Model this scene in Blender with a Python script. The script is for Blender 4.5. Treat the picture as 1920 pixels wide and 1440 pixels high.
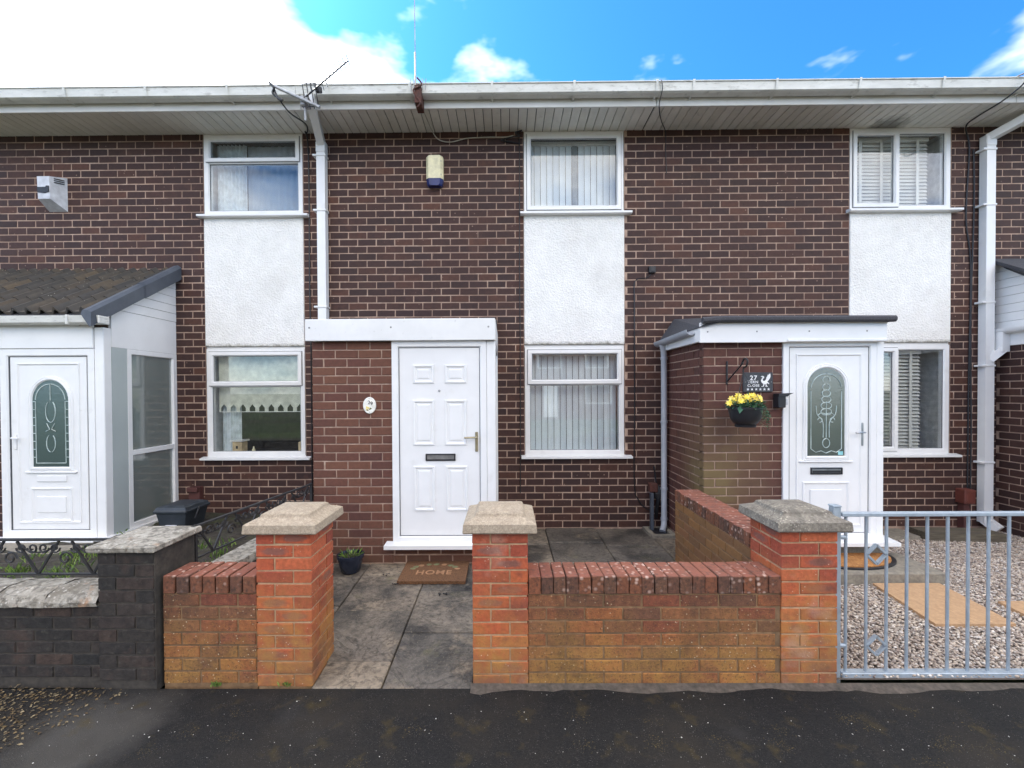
import bpy, bmesh, math, random
import numpy as np
from mathutils import Vector, Matrix
random.seed(7); rng = np.random.default_rng(7)
sc = bpy.context.scene
col = sc.collection
for o in list(bpy.data.objects): bpy.data.objects.remove(o)
R = math.radians

# ------------------------------------------------------------------ camera
cam_d = bpy.data.cameras.new('camera'); cam = bpy.data.objects.new('camera', cam_d); col.objects.link(cam)
sc.camera = cam
cam_d.sensor_width = 36.0; cam_d.lens = 36.0*820/1920
cam_d.clip_start = 0.05; cam_d.clip_end = 3000
YAW, PITCH, ROLL = 0.0072, -0.012, 0.0055
fw = Vector((-math.sin(YAW)*math.cos(PITCH), math.cos(YAW)*math.cos(PITCH), math.sin(PITCH)))
rt = fw.cross(Vector((0, 0, 1))).normalized(); up = rt.cross(fw)
r2 = rt*math.cos(ROLL)-up*math.sin(ROLL); u2 = up*math.cos(ROLL)+rt*math.sin(ROLL)
m = Matrix((r2, u2, -fw)).transposed().to_4x4(); m.translation = (0, 0, 1.73)
cam.matrix_world = m
cam_d.shift_x = (960-944.15)/1920; cam_d.shift_y = (744.87-720)/1920

# ------------------------------------------------------------------ light
SUN_EL, SUN_AZ = R(47), R(-52)          # azimuth measured from +Y (behind the houses) towards +X
w = bpy.data.worlds.new('World'); sc.world = w; w.use_nodes = True
nt = w.node_tree; nt.nodes.clear()
def wn(t, **k):
    n = nt.nodes.new(t)
    for a, b in k.items(): setattr(n, a, b)
    return n
sky = wn('ShaderNodeTexSky', sky_type='NISHITA', sun_disc=False, sun_elevation=SUN_EL, sun_rotation=SUN_AZ,
         altitude=0.0, air_density=1.0, dust_density=1.0, ozone_density=1.5)
tc = wn('ShaderNodeTexCoord'); mp = wn('ShaderNodeMapping'); mp.inputs['Location'].default_value = (-7.18, -7.92, 5.35)
mp.inputs['Scale'].default_value = (1, 1, 2.2)
nz = wn('ShaderNodeTexNoise'); nz.inputs['Scale'].default_value = 1.9; nz.inputs['Detail'].default_value = 6; nz.inputs['Roughness'].default_value = .5
rp = wn('ShaderNodeValToRGB'); rp.color_ramp.elements[0].position = .44; rp.color_ramp.elements[1].position = .80
mx = wn('ShaderNodeMix', data_type='RGBA'); mx.inputs['B'].default_value = (24.8, 22.5, 18.3, 1)
tint = wn('ShaderNodeMix', data_type='RGBA', blend_type='MULTIPLY'); tint.inputs['Factor'].default_value = 1; tint.inputs['B'].default_value = (.15, .50, .88, 1)
bg = wn('ShaderNodeBackground'); bg.inputs['Strength'].default_value = .13
wo = wn('ShaderNodeOutputWorld')
L = nt.links.new
L(tc.outputs['Generated'], mp.inputs['Vector']); L(mp.outputs['Vector'], nz.inputs['Vector'])
L(nz.outputs['Fac'], rp.inputs['Fac']); L(rp.outputs['Color'], mx.inputs['Factor'])
L(sky.outputs['Color'], tint.inputs['A']); L(tint.outputs['Result'], mx.inputs['A'])
L(mx.outputs['Result'], bg.inputs['Color']); L(bg.outputs['Background'], wo.inputs['Surface'])
sd = bpy.data.lights.new('sun', 'SUN'); sun = bpy.data.objects.new('sun', sd); col.objects.link(sun)
sd.energy = 3.0; sd.angle = R(.6); sd.color = (1, .95, .88)
sdir = Vector((math.sin(SUN_AZ)*math.cos(SUN_EL), math.cos(SUN_AZ)*math.cos(SUN_EL), math.sin(SUN_EL)))
sun.rotation_euler = sdir.to_track_quat('Z', 'Y').to_euler(); sun.location = sdir*40
sc.view_settings.view_transform = 'Standard'; sc.view_settings.look = 'None'; sc.view_settings.gamma = 1
sc.view_settings.exposure = 1.7
sc.render.engine = 'CYCLES'

# ------------------------------------------------------------------ materials
def srgb(r, g, b):
    f = lambda c: c/12.92 if c <= .04045 else ((c+.055)/1.055)**2.4
    return tuple(f(c/255) for c in (r, g, b))
class Mat:
    """procedural material: a ramp picked per piece, fine mottling, then layers of stains and spots"""
    def __init__(s, name, cols, rough=.6, per_piece=False, mott=.25, mscale=14, bump=0., bscale=80, spec=.5, metal=0., layers=(), stretch=None, coat=0.):
        s.m = bpy.data.materials.new(name); s.m.use_nodes = True; t = s.t = s.m.node_tree; t.nodes.clear()
        N = s.N
        s.geo = N('ShaderNodeNewGeometry'); pos = s.geo.outputs['Position']
        if stretch:
            mpn = N('ShaderNodeMapping'); mpn.inputs['Scale'].default_value = stretch; t.links.new(pos, mpn.inputs['Vector']); pos = mpn.outputs['Vector']
        s.pos = pos
        if per_piece:
            oi = N('ShaderNodeObjectInfo'); ad = s.math('ADD', oi.outputs['Random'], s.geo.outputs['Random Per Island'])
            s.rnd = s.math('FRACT', ad, 0.); fac = s.rnd
        else:
            fac = s.noise(mscale*.35, 3)
            mr = N('ShaderNodeMapRange'); mr.inputs['From Min'].default_value = .3; mr.inputs['From Max'].default_value = .7; t.links.new(fac, mr.inputs['Value']); fac = mr.outputs['Result']
        rp = N('ShaderNodeValToRGB'); e = rp.color_ramp.elements
        while len(e) < len(cols): e.new(.5)
        for i, c in enumerate(cols):
            e[i].position = i/max(1, len(cols)-1); e[i].color = (*c, 1)
        t.links.new(fac, rp.inputs['Fac']); c = rp.outputs['Color']
        if mott:
            n = s.noise(mscale, 5)
            mr = N('ShaderNodeMapRange'); mr.inputs['From Min'].default_value = .25; mr.inputs['From Max'].default_value = .75
            mr.inputs['To Min'].default_value = 1-mott; mr.inputs['To Max'].default_value = 1+mott; t.links.new(n, mr.inputs['Value'])
            mul = N('ShaderNodeVectorMath', operation='SCALE'); t.links.new(c, mul.inputs[0]); t.links.new(mr.outputs['Result'], mul.inputs['Scale']); c = mul.outputs['Vector']
        for ly in layers: c = s.layer(c, *ly)
        b = s.b = N('ShaderNodeBsdfPrincipled'); b.inputs['Roughness'].default_value = rough; b.inputs['Metallic'].default_value = metal
        b.inputs['Specular IOR Level'].default_value = spec; b.inputs['Coat Weight'].default_value = coat
        t.links.new(c, b.inputs['Base Color'])
        if bump:
            bn = N('ShaderNodeBump'); bn.inputs['Strength'].default_value = min(1, bump); bn.inputs['Distance'].default_value = .004*max(1, bump)
            t.links.new(s.noise(bscale, 4, .65), bn.inputs['Height']); t.links.new(bn.outputs['Normal'], b.inputs['Normal'])
        out = N('ShaderNodeOutputMaterial'); t.links.new(b.outputs['BSDF'], out.inputs['Surface'])
    def N(s, t, **k):
        n = s.t.nodes.new(t)
        for a, b in k.items(): setattr(n, a, b)
        return n
    def math(s, op, a, b):
        n = s.N('ShaderNodeMath', operation=op)
        for i, v in enumerate((a, b)):
            if hasattr(v, 'node'): s.t.links.new(v, n.inputs[i])
            else: n.inputs[i].default_value = v
        return n.outputs[0]
    def noise(s, scale, detail=4, rough=.55):
        n = s.N('ShaderNodeTexNoise'); n.inputs['Scale'].default_value = scale; n.inputs['Detail'].default_value = detail; n.inputs['Roughness'].default_value = rough
        s.t.links.new(s.pos, n.inputs['Vector']); return n.outputs['Fac']
    def rng(s, v, lo, hi):
        mr = s.N('ShaderNodeMapRange'); mr.inputs['From Min'].default_value = lo; mr.inputs['From Max'].default_value = hi
        s.t.links.new(v, mr.inputs['Value']); return mr.outputs['Result']
    def layer(s, c, kind, scale, lo, hi, colr, amt=1.):
        t = s.t
        if kind == 'noise': f = s.rng(s.noise(scale, 6, .6), lo, hi)
        elif kind == 'spots':
            v = s.N('ShaderNodeTexVoronoi'); v.inputs['Scale'].default_value = scale; t.links.new(s.pos, v.inputs['Vector'])
            f = s.math('MULTIPLY', s.rng(v.outputs['Distance'], hi, lo), s.rng(s.noise(scale*.12, 3), .42, .6))
        elif kind == 'low':      # moss and damp that starts at a ragged line of height `hi`
            sx = s.N('ShaderNodeSeparateXYZ'); t.links.new(s.geo.outputs['Position'], sx.inputs[0])
            z = s.math('ADD', sx.outputs['Z'], s.math('MULTIPLY', s.math('SUBTRACT', s.noise(scale, 6, .6), .5), 1.6*(hi-lo)))
            f = s.math('MULTIPLY', s.rng(z, hi, lo), s.rng(s.noise(scale*3, 5, .7), .3, .6))
        elif kind == 'blob':     # ragged stain round a point: lo = centre, hi = radius
            d = s.N('ShaderNodeVectorMath', operation='DISTANCE'); t.links.new(s.geo.outputs['Position'], d.inputs[0]); d.inputs[1].default_value = lo
            dd = s.math('ADD', d.outputs['Value'], s.math('MULTIPLY', s.math('SUBTRACT', s.noise(scale, 6, .65), .5), hi*1.2))
            f = s.rng(dd, hi, hi*.45)
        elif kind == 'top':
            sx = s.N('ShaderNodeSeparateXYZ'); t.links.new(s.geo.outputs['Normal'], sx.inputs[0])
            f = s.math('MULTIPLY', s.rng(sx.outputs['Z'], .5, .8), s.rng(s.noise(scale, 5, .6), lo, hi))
        elif kind == 'eye':      # dark burnt heart in some of the bricks
            tcn = s.N('ShaderNodeTexCoord'); mpn = s.N('ShaderNodeMapping'); mpn.inputs['Scale'].default_value = (11, 0, 36); t.links.new(tcn.outputs['Object'], mpn.inputs['Vector'])
            ln = s.N('ShaderNodeVectorMath', operation='LENGTH'); t.links.new(mpn.outputs['Vector'], ln.inputs[0])
            d = s.math('ADD', ln.outputs['Value'], s.math('MULTIPLY', s.math('SUBTRACT', s.noise(scale, 5, .6), .5), .9))
            f = s.math('MULTIPLY', s.rng(d, .95, .6), s.rng(s.rnd, lo, hi))
        f = s.math('MULTIPLY', f, amt)
        mx = s.N('ShaderNodeMix', data_type='RGBA'); mx.clamp_factor = True
        t.links.new(f, mx.inputs['Factor']); t.links.new(c, mx.inputs['A']); mx.inputs['B'].default_value = (*colr, 1)
        return mx.outputs['Result']
def mk(*a, **k): return Mat(*a, **k).m

HB = [srgb(50, 31, 28), srgb(63, 38, 32), srgb(55, 34, 31), srgb(70, 43, 35), srgb(59, 36, 31), srgb(76, 47, 37), srgb(52, 33, 31), srgb(63, 38, 32), srgb(88, 54, 40)]
M = {}
M['house_brick'] = mk('house brick', HB, .75, True, .22, 30, .35, 140, layers=[('noise', 1.6, .5, .68, srgb(50, 33, 32), .6), ('noise', 4, .6, .74, srgb(92, 60, 49), .45), ('noise', 70, .58, .74, srgb(44, 30, 29), .5), ('spots', 12, .06, .11, srgb(180, 150, 134), .6)])
M['mortar'] = mk('mortar', [srgb(180, 154, 136), srgb(160, 135, 119)], .95, False, .25, 18, .4, 200, layers=[('noise', 2.2, .45, .62, srgb(132, 108, 96), .7), ('noise', 9, .6, .72, srgb(206, 186, 168), .5)])
M['porch_brick'] = mk('porch brick', [srgb(88, 54, 44), srgb(104, 66, 50), srgb(93, 56, 46), srgb(108, 70, 52), srgb(82, 50, 43)], .8, True, .18, 26, .35, 130,
                      layers=[('low', 3, .05, .5, srgb(92, 72, 58), .7)])
M['porch_brick_damp'] = mk('damp porch brick', [srgb(76, 46, 40), srgb(90, 54, 45), srgb(80, 47, 41), srgb(95, 59, 47)], .8, True, .2, 26, .35, 130,
                      layers=[('blob', 3, (2.0, 4.3, .95), .75, srgb(102, 80, 56), .7), ('blob', 5, (1.95, 4.3, .8), .4, srgb(114, 98, 62), .7)])
M['dark_porch_brick'] = mk('dark porch brick', HB[:5], .8, True, .2, 30, .35, 130)
EYE = [('eye', 38, .55, .75, srgb(118, 84, 74), .75)]
M['pillar_brick'] = mk('pillar brick', [srgb(176, 82, 50), srgb(150, 68, 48), srgb(188, 98, 60), srgb(138, 62, 46), srgb(180, 88, 52), srgb(164, 76, 52)], .8, True, .28, 45, .8, 90,
                      layers=EYE+[('low', 2.5, .22, .68, srgb(172, 122, 60), .9), ('low', 4, .0, .28, srgb(130, 92, 64), .8), ('noise', 5, .56, .7, srgb(96, 62, 48), .6), ('noise', 3, .6, .74, srgb(188, 150, 128), .55), ('noise', 55, .6, .75, srgb(98, 56, 40), .6), ('spots', 34, .06, .14, srgb(222, 205, 180), .7)])
M['garden_brick'] = mk('weathered garden brick', [srgb(132, 84, 54), srgb(108, 70, 50), srgb(150, 90, 52), srgb(120, 66, 48), srgb(140, 92, 58), srgb(92, 62, 50)], .9, True, .4, 45, .9, 90,
                      layers=[('noise', 2.2, .48, .64, srgb(68, 52, 40), .8), ('low', 2.5, .08, .45, srgb(172, 128, 62), .65), ('noise', 90, .52, .68, srgb(54, 42, 34), .75), ('noise', 130, .6, .72, srgb(196, 150, 84), .6), ('spots', 38, .06, .17, srgb(224, 206, 170), .85)])
M['coping_brick'] = mk('coping brick', [srgb(108, 70, 52), srgb(88, 62, 50), srgb(128, 76, 50), srgb(98, 70, 54)], .9, True, .35, 45, .9, 90,
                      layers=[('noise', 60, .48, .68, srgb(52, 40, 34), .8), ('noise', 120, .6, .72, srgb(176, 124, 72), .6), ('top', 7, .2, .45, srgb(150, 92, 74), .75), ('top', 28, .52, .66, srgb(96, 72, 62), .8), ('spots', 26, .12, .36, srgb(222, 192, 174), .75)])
M['side_brick'] = mk('mossy side wall brick', [srgb(128, 92, 56), srgb(140, 98, 56), srgb(118, 84, 54), srgb(134, 90, 58)], .85, True, .3, 40, .5, 110, layers=[('noise', 40, .5, .72, srgb(84, 62, 42), .7), ('spots', 34, .05, .1, srgb(200, 180, 140), .6)])
M['grime_brick'] = mk('sooty brick', [srgb(40, 38, 36), srgb(52, 46, 41), srgb(44, 40, 38), srgb(68, 54, 46), srgb(47, 44, 41)], .95, True, .5, 26, 1.2, 70, layers=[('noise', 5, .55, .75, srgb(84, 64, 54), .7), ('noise', 30, .58, .75, srgb(90, 88, 78), .5)])
M['grime_mortar'] = mk('sooty mortar', [srgb(74, 68, 60), srgb(54, 50, 46)], .95, False, .3, 30, .4, 90)
M['garden_mortar'] = mk('garden wall mortar', [srgb(186, 156, 122), srgb(170, 136, 104)], .95, False, .3, 25, .5, 160, layers=[('low', 2.5, .0, .35, srgb(120, 96, 62), .7)])
M['garden_mortar_dark'] = mk('stained garden wall mortar', [srgb(142, 112, 80), srgb(122, 96, 70)], .95, False, .35, 25, .5, 160, layers=[('noise', 3, .5, .65, srgb(96, 78, 58), .7)])
M['upvc'] = mk('white upvc', [(.82, .82, .81), (.79, .79, .78)], .25, False, .03, 6, spec=.5, layers=[('noise', 5, .6, .8, srgb(206, 204, 198), .5), ('noise', 40, .68, .8, srgb(180, 178, 170), .5)])
M['upvc_old'] = mk('weathered white board', [(.74, .74, .72), (.80, .80, .79)], .45, False, .05, 6, layers=[('noise', 22, .66, .8, srgb(170, 168, 160), .7)])
M['gutter'] = mk('dirty white gutter', [srgb(222, 222, 216), srgb(206, 206, 198)], .4, False, .08, 8, stretch=(1, 1, 3), layers=[('noise', 9, .56, .78, srgb(120, 116, 104), .7), ('noise', 50, .64, .78, srgb(92, 90, 80), .6)])
M['fascia'] = mk('fascia board', [srgb(226, 224, 220), srgb(212, 210, 204)], .4, False, .06, 5, layers=[('noise', 14, .66, .84, srgb(170, 166, 156), .5)])
M['soffit'] = mk('soffit board', [srgb(232, 230, 222), srgb(220, 218, 208)], .5, True, .06, 9, layers=[('blob', 9, (4.55, 5.28, 4.88), .24, srgb(52, 54, 44), .65), ('noise', 7, .6, .8, srgb(160, 156, 142), .5)])
M['dark_gap'] = mk('dark gap', [srgb(40, 38, 38), srgb(50, 46, 44)], .9)
M['grey_pipe'] = mk('grey plastic pipe', [srgb(176, 180, 186), srgb(160, 164, 170)], .4, False, .06, 10)
M['concrete_cap'] = mk('cast stone cap', [srgb(176, 160, 138), srgb(156, 140, 120)], .95, False, .3, 90, .7, 160, layers=[('spots', 130, .1, .32, srgb(96, 84, 74), .8), ('spots', 110, .1, .3, srgb(214, 200, 180), .7)])
M['concrete_cap_grey'] = mk('grey cast stone cap', [srgb(140, 132, 118), srgb(112, 104, 94)], .95, False, .4, 60, .8, 130, layers=[('spots', 110, .1, .34, srgb(74, 68, 62), .8), ('spots', 60, .1, .34, srgb(206, 198, 178), .75), ('noise', 8, .55, .75, srgb(90, 86, 76), .6)])
M['flaking'] = mk('flaking white paint', [srgb(174, 167, 154), srgb(148, 141, 128)], .9, False, .25, 30, .9, 60, layers=[('noise', 24, .48, .6, srgb(96, 90, 80), .8), ('noise', 6, .5, .64, srgb(120, 112, 98), .7), ('noise', 7, .62, .7, srgb(172, 128, 92), .6), ('spots', 40, .1, .3, srgb(228, 222, 210), .7), ('noise', 60, .58, .68, srgb(58, 54, 48), .7)])
M['asphalt'] = mk('asphalt', [srgb(29, 28, 27), srgb(39, 37, 35)], .9, False, .6, 150, 1.6, 170, spec=.25,
                  layers=[('blob', 3, (-2.15, 2.2, 0), .42, srgb(84, 80, 74), .7), ('noise', 1.6, .46, .7, srgb(54, 48, 40), .7), ('noise', 6, .58, .72, srgb(78, 66, 36), .6), ('noise', 1.1, .58, .7, srgb(60, 59, 58), .5), ('spots', 110, .1, .22, srgb(112, 106, 98), .8)])
M['slab'] = mk('riven paving slab', [srgb(118, 108, 96), srgb(96, 90, 82), srgb(132, 120, 104), srgb(106, 98, 90)], .8, True, .35, 9, 1.6, 7, spec=.35,
               layers=[('noise', 2.2, .48, .66, srgb(62, 60, 56), .75), ('noise', 26, .55, .75, srgb(78, 72, 64), .6), ('noise', 3.4, .62, .72, srgb(112, 108, 76), .45), ('spots', 70, .05, .12, srgb(190, 180, 160), .6)])
M['concrete'] = mk('rough concrete', [srgb(146, 138, 122), srgb(126, 118, 106)], .9, False, .25, 40, .5, 120, layers=[('noise', 6, .55, .75, srgb(96, 90, 78), .6)])
M['edging'] = mk('dirty mortar strip', [srgb(96, 86, 76), srgb(74, 68, 60)], .95, False, .4, 40, .5, 90)
M['path_base'] = mk('dark jointing sand', [srgb(52, 48, 44), srgb(62, 58, 50)], .95, False, .3, 60)
M['soil'] = mk('damp soil', [srgb(50, 44, 38), srgb(62, 56, 46)], .95, False, .5, 40, 1, 60, layers=[('noise', 5, .5, .65, srgb(70, 78, 50), .5)])
M['grass'] = mk('weeds', [srgb(84, 112, 46), srgb(112, 140, 58), srgb(70, 96, 44), srgb(136, 156, 76)], .7, True, .2, 30)
M['verge'] = mk('mown grass', [srgb(46, 60, 34), srgb(62, 76, 40)], .9, False, .5, .8, layers=[('noise', .35, .48, .6, srgb(58, 54, 44), .8)])
M['gravel'] = mk('gravel stone', [srgb(206, 192, 176), srgb(168, 150, 134), srgb(226, 216, 204), srgb(128, 112, 102), srgb(190, 170, 150), srgb(150, 138, 128), srgb(216, 200, 180), srgb(98, 86, 80)], .8, True, .2, 120)
M['gravel_base'] = mk('gravel bed', [srgb(110, 98, 88), srgb(88, 78, 70)], .95, False, .4, 120)
M['galv'] = mk('galvanised steel', [srgb(176, 186, 194), srgb(158, 168, 176)], .45, False, .12, 30, metal=.35, spec=.5)
M['iron'] = mk('black painted iron', [srgb(34, 34, 36), srgb(46, 44, 44)], .5, False, .2, 40)
M['black'] = mk('black plastic', [srgb(28, 29, 33), srgb(36, 37, 41)], .45)
M['navy'] = mk('dark glazed pot', [srgb(30, 36, 50), srgb(38, 44, 58)], .25)
M['felt'] = mk('roof felt', [srgb(62, 62, 66), srgb(78, 78, 82)], .95, False, .3, 200, .5, 250)
M['verge_cap'] = mk('grey verge cap', [srgb(70, 76, 86), srgb(84, 90, 98)], .5, False, .15, 12)
M['tile'] = mk('weathered roof tile', [srgb(84, 79, 72), srgb(70, 68, 66), srgb(98, 86, 70), srgb(76, 73, 69), srgb(88, 78, 66)], .9, True, .15, 18, .3, 70, layers=[('noise', 3, .45, .6, srgb(70, 68, 64), .6), ('spots', 22, .06, .14, srgb(176, 172, 158), .7)])
M['cream'] = mk('cream plastic', [srgb(232, 224, 186), srgb(224, 216, 178)], .4)
M['blue'] = mk('navy plastic', [srgb(26, 38, 92), srgb(30, 42, 98)], .35)
M['box_white'] = mk('white plastic', [srgb(206, 208, 212), srgb(196, 198, 204)], .35)
M['wire_grey'] = mk('grey cable', [srgb(186, 180, 166), srgb(170, 164, 150)], .6)
M['rust'] = mk('rusty steel', [srgb(92, 52, 42), srgb(70, 46, 40)], .8, False, .4, 60)
M['alu'] = mk('dull aluminium', [srgb(178, 178, 176), srgb(150, 150, 150)], .4, metal=.4)
M['brass'] = mk('satin brass', [srgb(150, 142, 116), srgb(170, 160, 130)], .35, metal=.6)
M['chrome'] = mk('satin chrome', [srgb(170, 172, 174), srgb(150, 152, 154)], .3, metal=.8)
M['coir'] = mk('coir matting', [srgb(98, 68, 46), srgb(116, 82, 54), srgb(82, 57, 40)], 1, False, .5, 180, 1, 250)
M['coir_light'] = mk('coir half round', [srgb(182, 130, 74), srgb(150, 100, 54)], 1, False, .4, 60, 1, 70)
M['print_light'] = mk('faded print', [srgb(172, 130, 96), srgb(156, 116, 84)], 1)
M['print_green'] = mk('faded green print', [srgb(112, 116, 84), srgb(128, 128, 92)], 1, False, .4, 60)
M['tan_slab'] = mk('tan slab', [srgb(190, 154, 116), srgb(176, 140, 104)], .9, False, .15, 60, .3, 200)
M['sleeper'] = mk('old timber', [srgb(104, 96, 80), srgb(84, 76, 64)], .9, False, .4, 20, .6, 30, stretch=(.3, 3, 3))
M['meter'] = mk('terracotta plastic', [srgb(112, 60, 50), srgb(100, 54, 46)], .5)
M['meter_brown'] = mk('brown plastic', [srgb(92, 56, 52), srgb(84, 50, 48)], .6)
M['bin'] = mk('dark grey bin', [srgb(44, 50, 56), srgb(52, 58, 64)], .5)
M['blind_white'] = mk('blind fabric', [srgb(222, 230, 234), srgb(206, 216, 222)], .8, True, .05, 8)
M['blind_grey'] = mk('grey blind slat', [srgb(120, 128, 132), srgb(130, 138, 142)], .8)
M['cream_blind'] = mk('cream roller blind', [srgb(216, 218, 202), srgb(206, 208, 192)], .85)
M['slat_white'] = mk('wooden slat', [srgb(226, 226, 220), srgb(216, 216, 210)], .5, True, .03, 8)
M['curtain'] = mk('net curtain', [srgb(214, 222, 224), srgb(196, 206, 210)], .9)
M['net'] = mk('blue grey reflection sheet', [srgb(172, 184, 194), srgb(156, 168, 180)], .9, False, .08, 3)  # pale sky reflection put into a surface colour
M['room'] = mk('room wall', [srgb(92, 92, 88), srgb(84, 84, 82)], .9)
M['gasket'] = mk('grey gasket', [srgb(96, 98, 102), srgb(84, 86, 90)], .6)
M['reveal'] = mk('painted reveal', [srgb(206, 208, 204), srgb(196, 198, 194)], .8)
M['side_panel'] = mk('pale grey panel', [srgb(178, 186, 184), srgb(170, 178, 177)], .25, False, .03, 4)
M['slate'] = mk('slate sign', [srgb(50, 53, 58), srgb(60, 63, 68)], .6, False, .2, 60)
M['white_print'] = mk('white print', [(.82, .82, .82), (.8, .8, .8)], .6)
M['dark_print'] = mk('dark print', [srgb(60, 60, 64), srgb(70, 70, 72)], .6)
M['plaque'] = mk('ceramic plaque', [srgb(240, 238, 228), srgb(232, 230, 220)], .25)
M['petal'] = mk('yellow petal', [srgb(246, 222, 60), srgb(250, 232, 120), srgb(238, 206, 40), srgb(252, 240, 160)], .6, True, .1, 60)
M['petal_small'] = mk('printed petal', [srgb(226, 206, 110), srgb(214, 192, 90)], .6)
M['leaf'] = mk('basket leaf', [srgb(46, 92, 70), srgb(70, 122, 88), srgb(34, 76, 58), srgb(96, 134, 84)], .6, True, .2, 40)
M['litter'] = mk('dry leaf litter', [srgb(96, 76, 48), srgb(64, 52, 36), srgb(126, 104, 68), srgb(52, 44, 32), srgb(160, 142, 108), srgb(78, 64, 40)], .9, True, .2, 40)
M['chip'] = mk('pale chipping', [srgb(206, 202, 190), srgb(170, 164, 150), srgb(226, 222, 212)], .8, True, .1, 60)
M['moss'] = mk('moss', [srgb(82, 70, 38), srgb(64, 56, 34), srgb(100, 84, 46)], 1, True, .3, 80)
M['lead'] = mk('bevelled glass strip', [srgb(186, 200, 196), srgb(160, 176, 172)], .12, spec=.8)
M['screw'] = mk('screw cap', [srgb(150, 150, 148), srgb(130, 130, 128)], .5)
M['birdbox'] = mk('pale timber', [srgb(206, 186, 146), srgb(190, 168, 130)], .7)

def slab_mat():
    s = Mat('riven paving slab', [srgb(132, 120, 105), srgb(100, 95, 88), srgb(150, 136, 117), srgb(114, 107, 98)], .55, True, .3, 22, spec=.45,
            layers=[('noise', 1.8, .47, .6, srgb(52, 51, 49), .85), ('noise', 4.5, .56, .66, srgb(158, 142, 120), .6), ('noise', 30, .5, .68, srgb(70, 65, 58), .7), ('noise', 3.4, .6, .7, srgb(112, 108, 74), .5), ('spots', 70, .05, .14, srgb(196, 186, 166), .7), ('noise', 75, .58, .7, srgb(158, 146, 128), .55)])
    n = s.N('ShaderNodeTexNoise'); n.inputs['Scale'].default_value = 2.6; n.inputs['Detail'].default_value = 7; n.inputs['Roughness'].default_value = .6; n.inputs['Distortion'].default_value = .9; s.t.links.new(s.pos, n.inputs['Vector'])
    st = s.math('SNAP', n.outputs['Fac'], .1); h = s.math('ADD', s.math('MULTIPLY', st, 1.0), s.math('MULTIPLY', s.noise(60, 5, .65), .12))
    fr = s.math('FRACT', s.math('DIVIDE', s.math('ADD', n.outputs['Fac'], .05), .1), 0.); ed = s.math('MULTIPLY', s.rng(s.math('ABSOLUTE', s.math('SUBTRACT', fr, .5), 0.), .2, .03), s.rng(s.noise(6, 4), .35, .5))
    mx = s.N('ShaderNodeMix', data_type='RGBA'); src = s.b.inputs['Base Color'].links[0].from_socket
    s.t.links.new(s.math('MULTIPLY', ed, .5), mx.inputs['Factor']); s.t.links.new(src, mx.inputs['A']); mx.inputs['B'].default_value = (*srgb(48, 44, 40), 1); s.t.links.new(mx.outputs['Result'], s.b.inputs['Base Color'])
    bn = s.N('ShaderNodeBump'); bn.inputs['Strength'].default_value = .9; bn.inputs['Distance'].default_value = .1
    s.t.links.new(h, bn.inputs['Height']); s.t.links.new(bn.outputs['Normal'], s.b.inputs['Normal']); return s.m
def render_mat():
    s = Mat('white roughcast render', [srgb(244, 243, 239), srgb(236, 235, 230)], .85, False, .04, 10, layers=[('noise', 45, .55, .68, srgb(206, 204, 199), .4), ('noise', 1.5, .5, .7, srgb(220, 217, 211), .5), ('noise', 4, .62, .8, srgb(210, 208, 204), .5), ('spots', 60, .05, .12, srgb(190, 186, 178), .5), ('low', 6, 2.305, 2.345, srgb(120, 116, 96), .9)])
    v = s.N('ShaderNodeTexVoronoi'); v.inputs['Scale'].default_value = 46; s.t.links.new(s.pos, v.inputs['Vector'])
    h = s.math('ADD', v.outputs['Distance'], s.noise(120, 4))
    bn = s.N('ShaderNodeBump'); bn.inputs['Strength'].default_value = .8; bn.inputs['Distance'].default_value = .009
    s.t.links.new(h, bn.inputs['Height']); s.t.links.new(bn.outputs['Normal'], s.b.inputs['Normal']); return s.m
M['render'] = render_mat(); M['slab'] = slab_mat()
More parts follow.
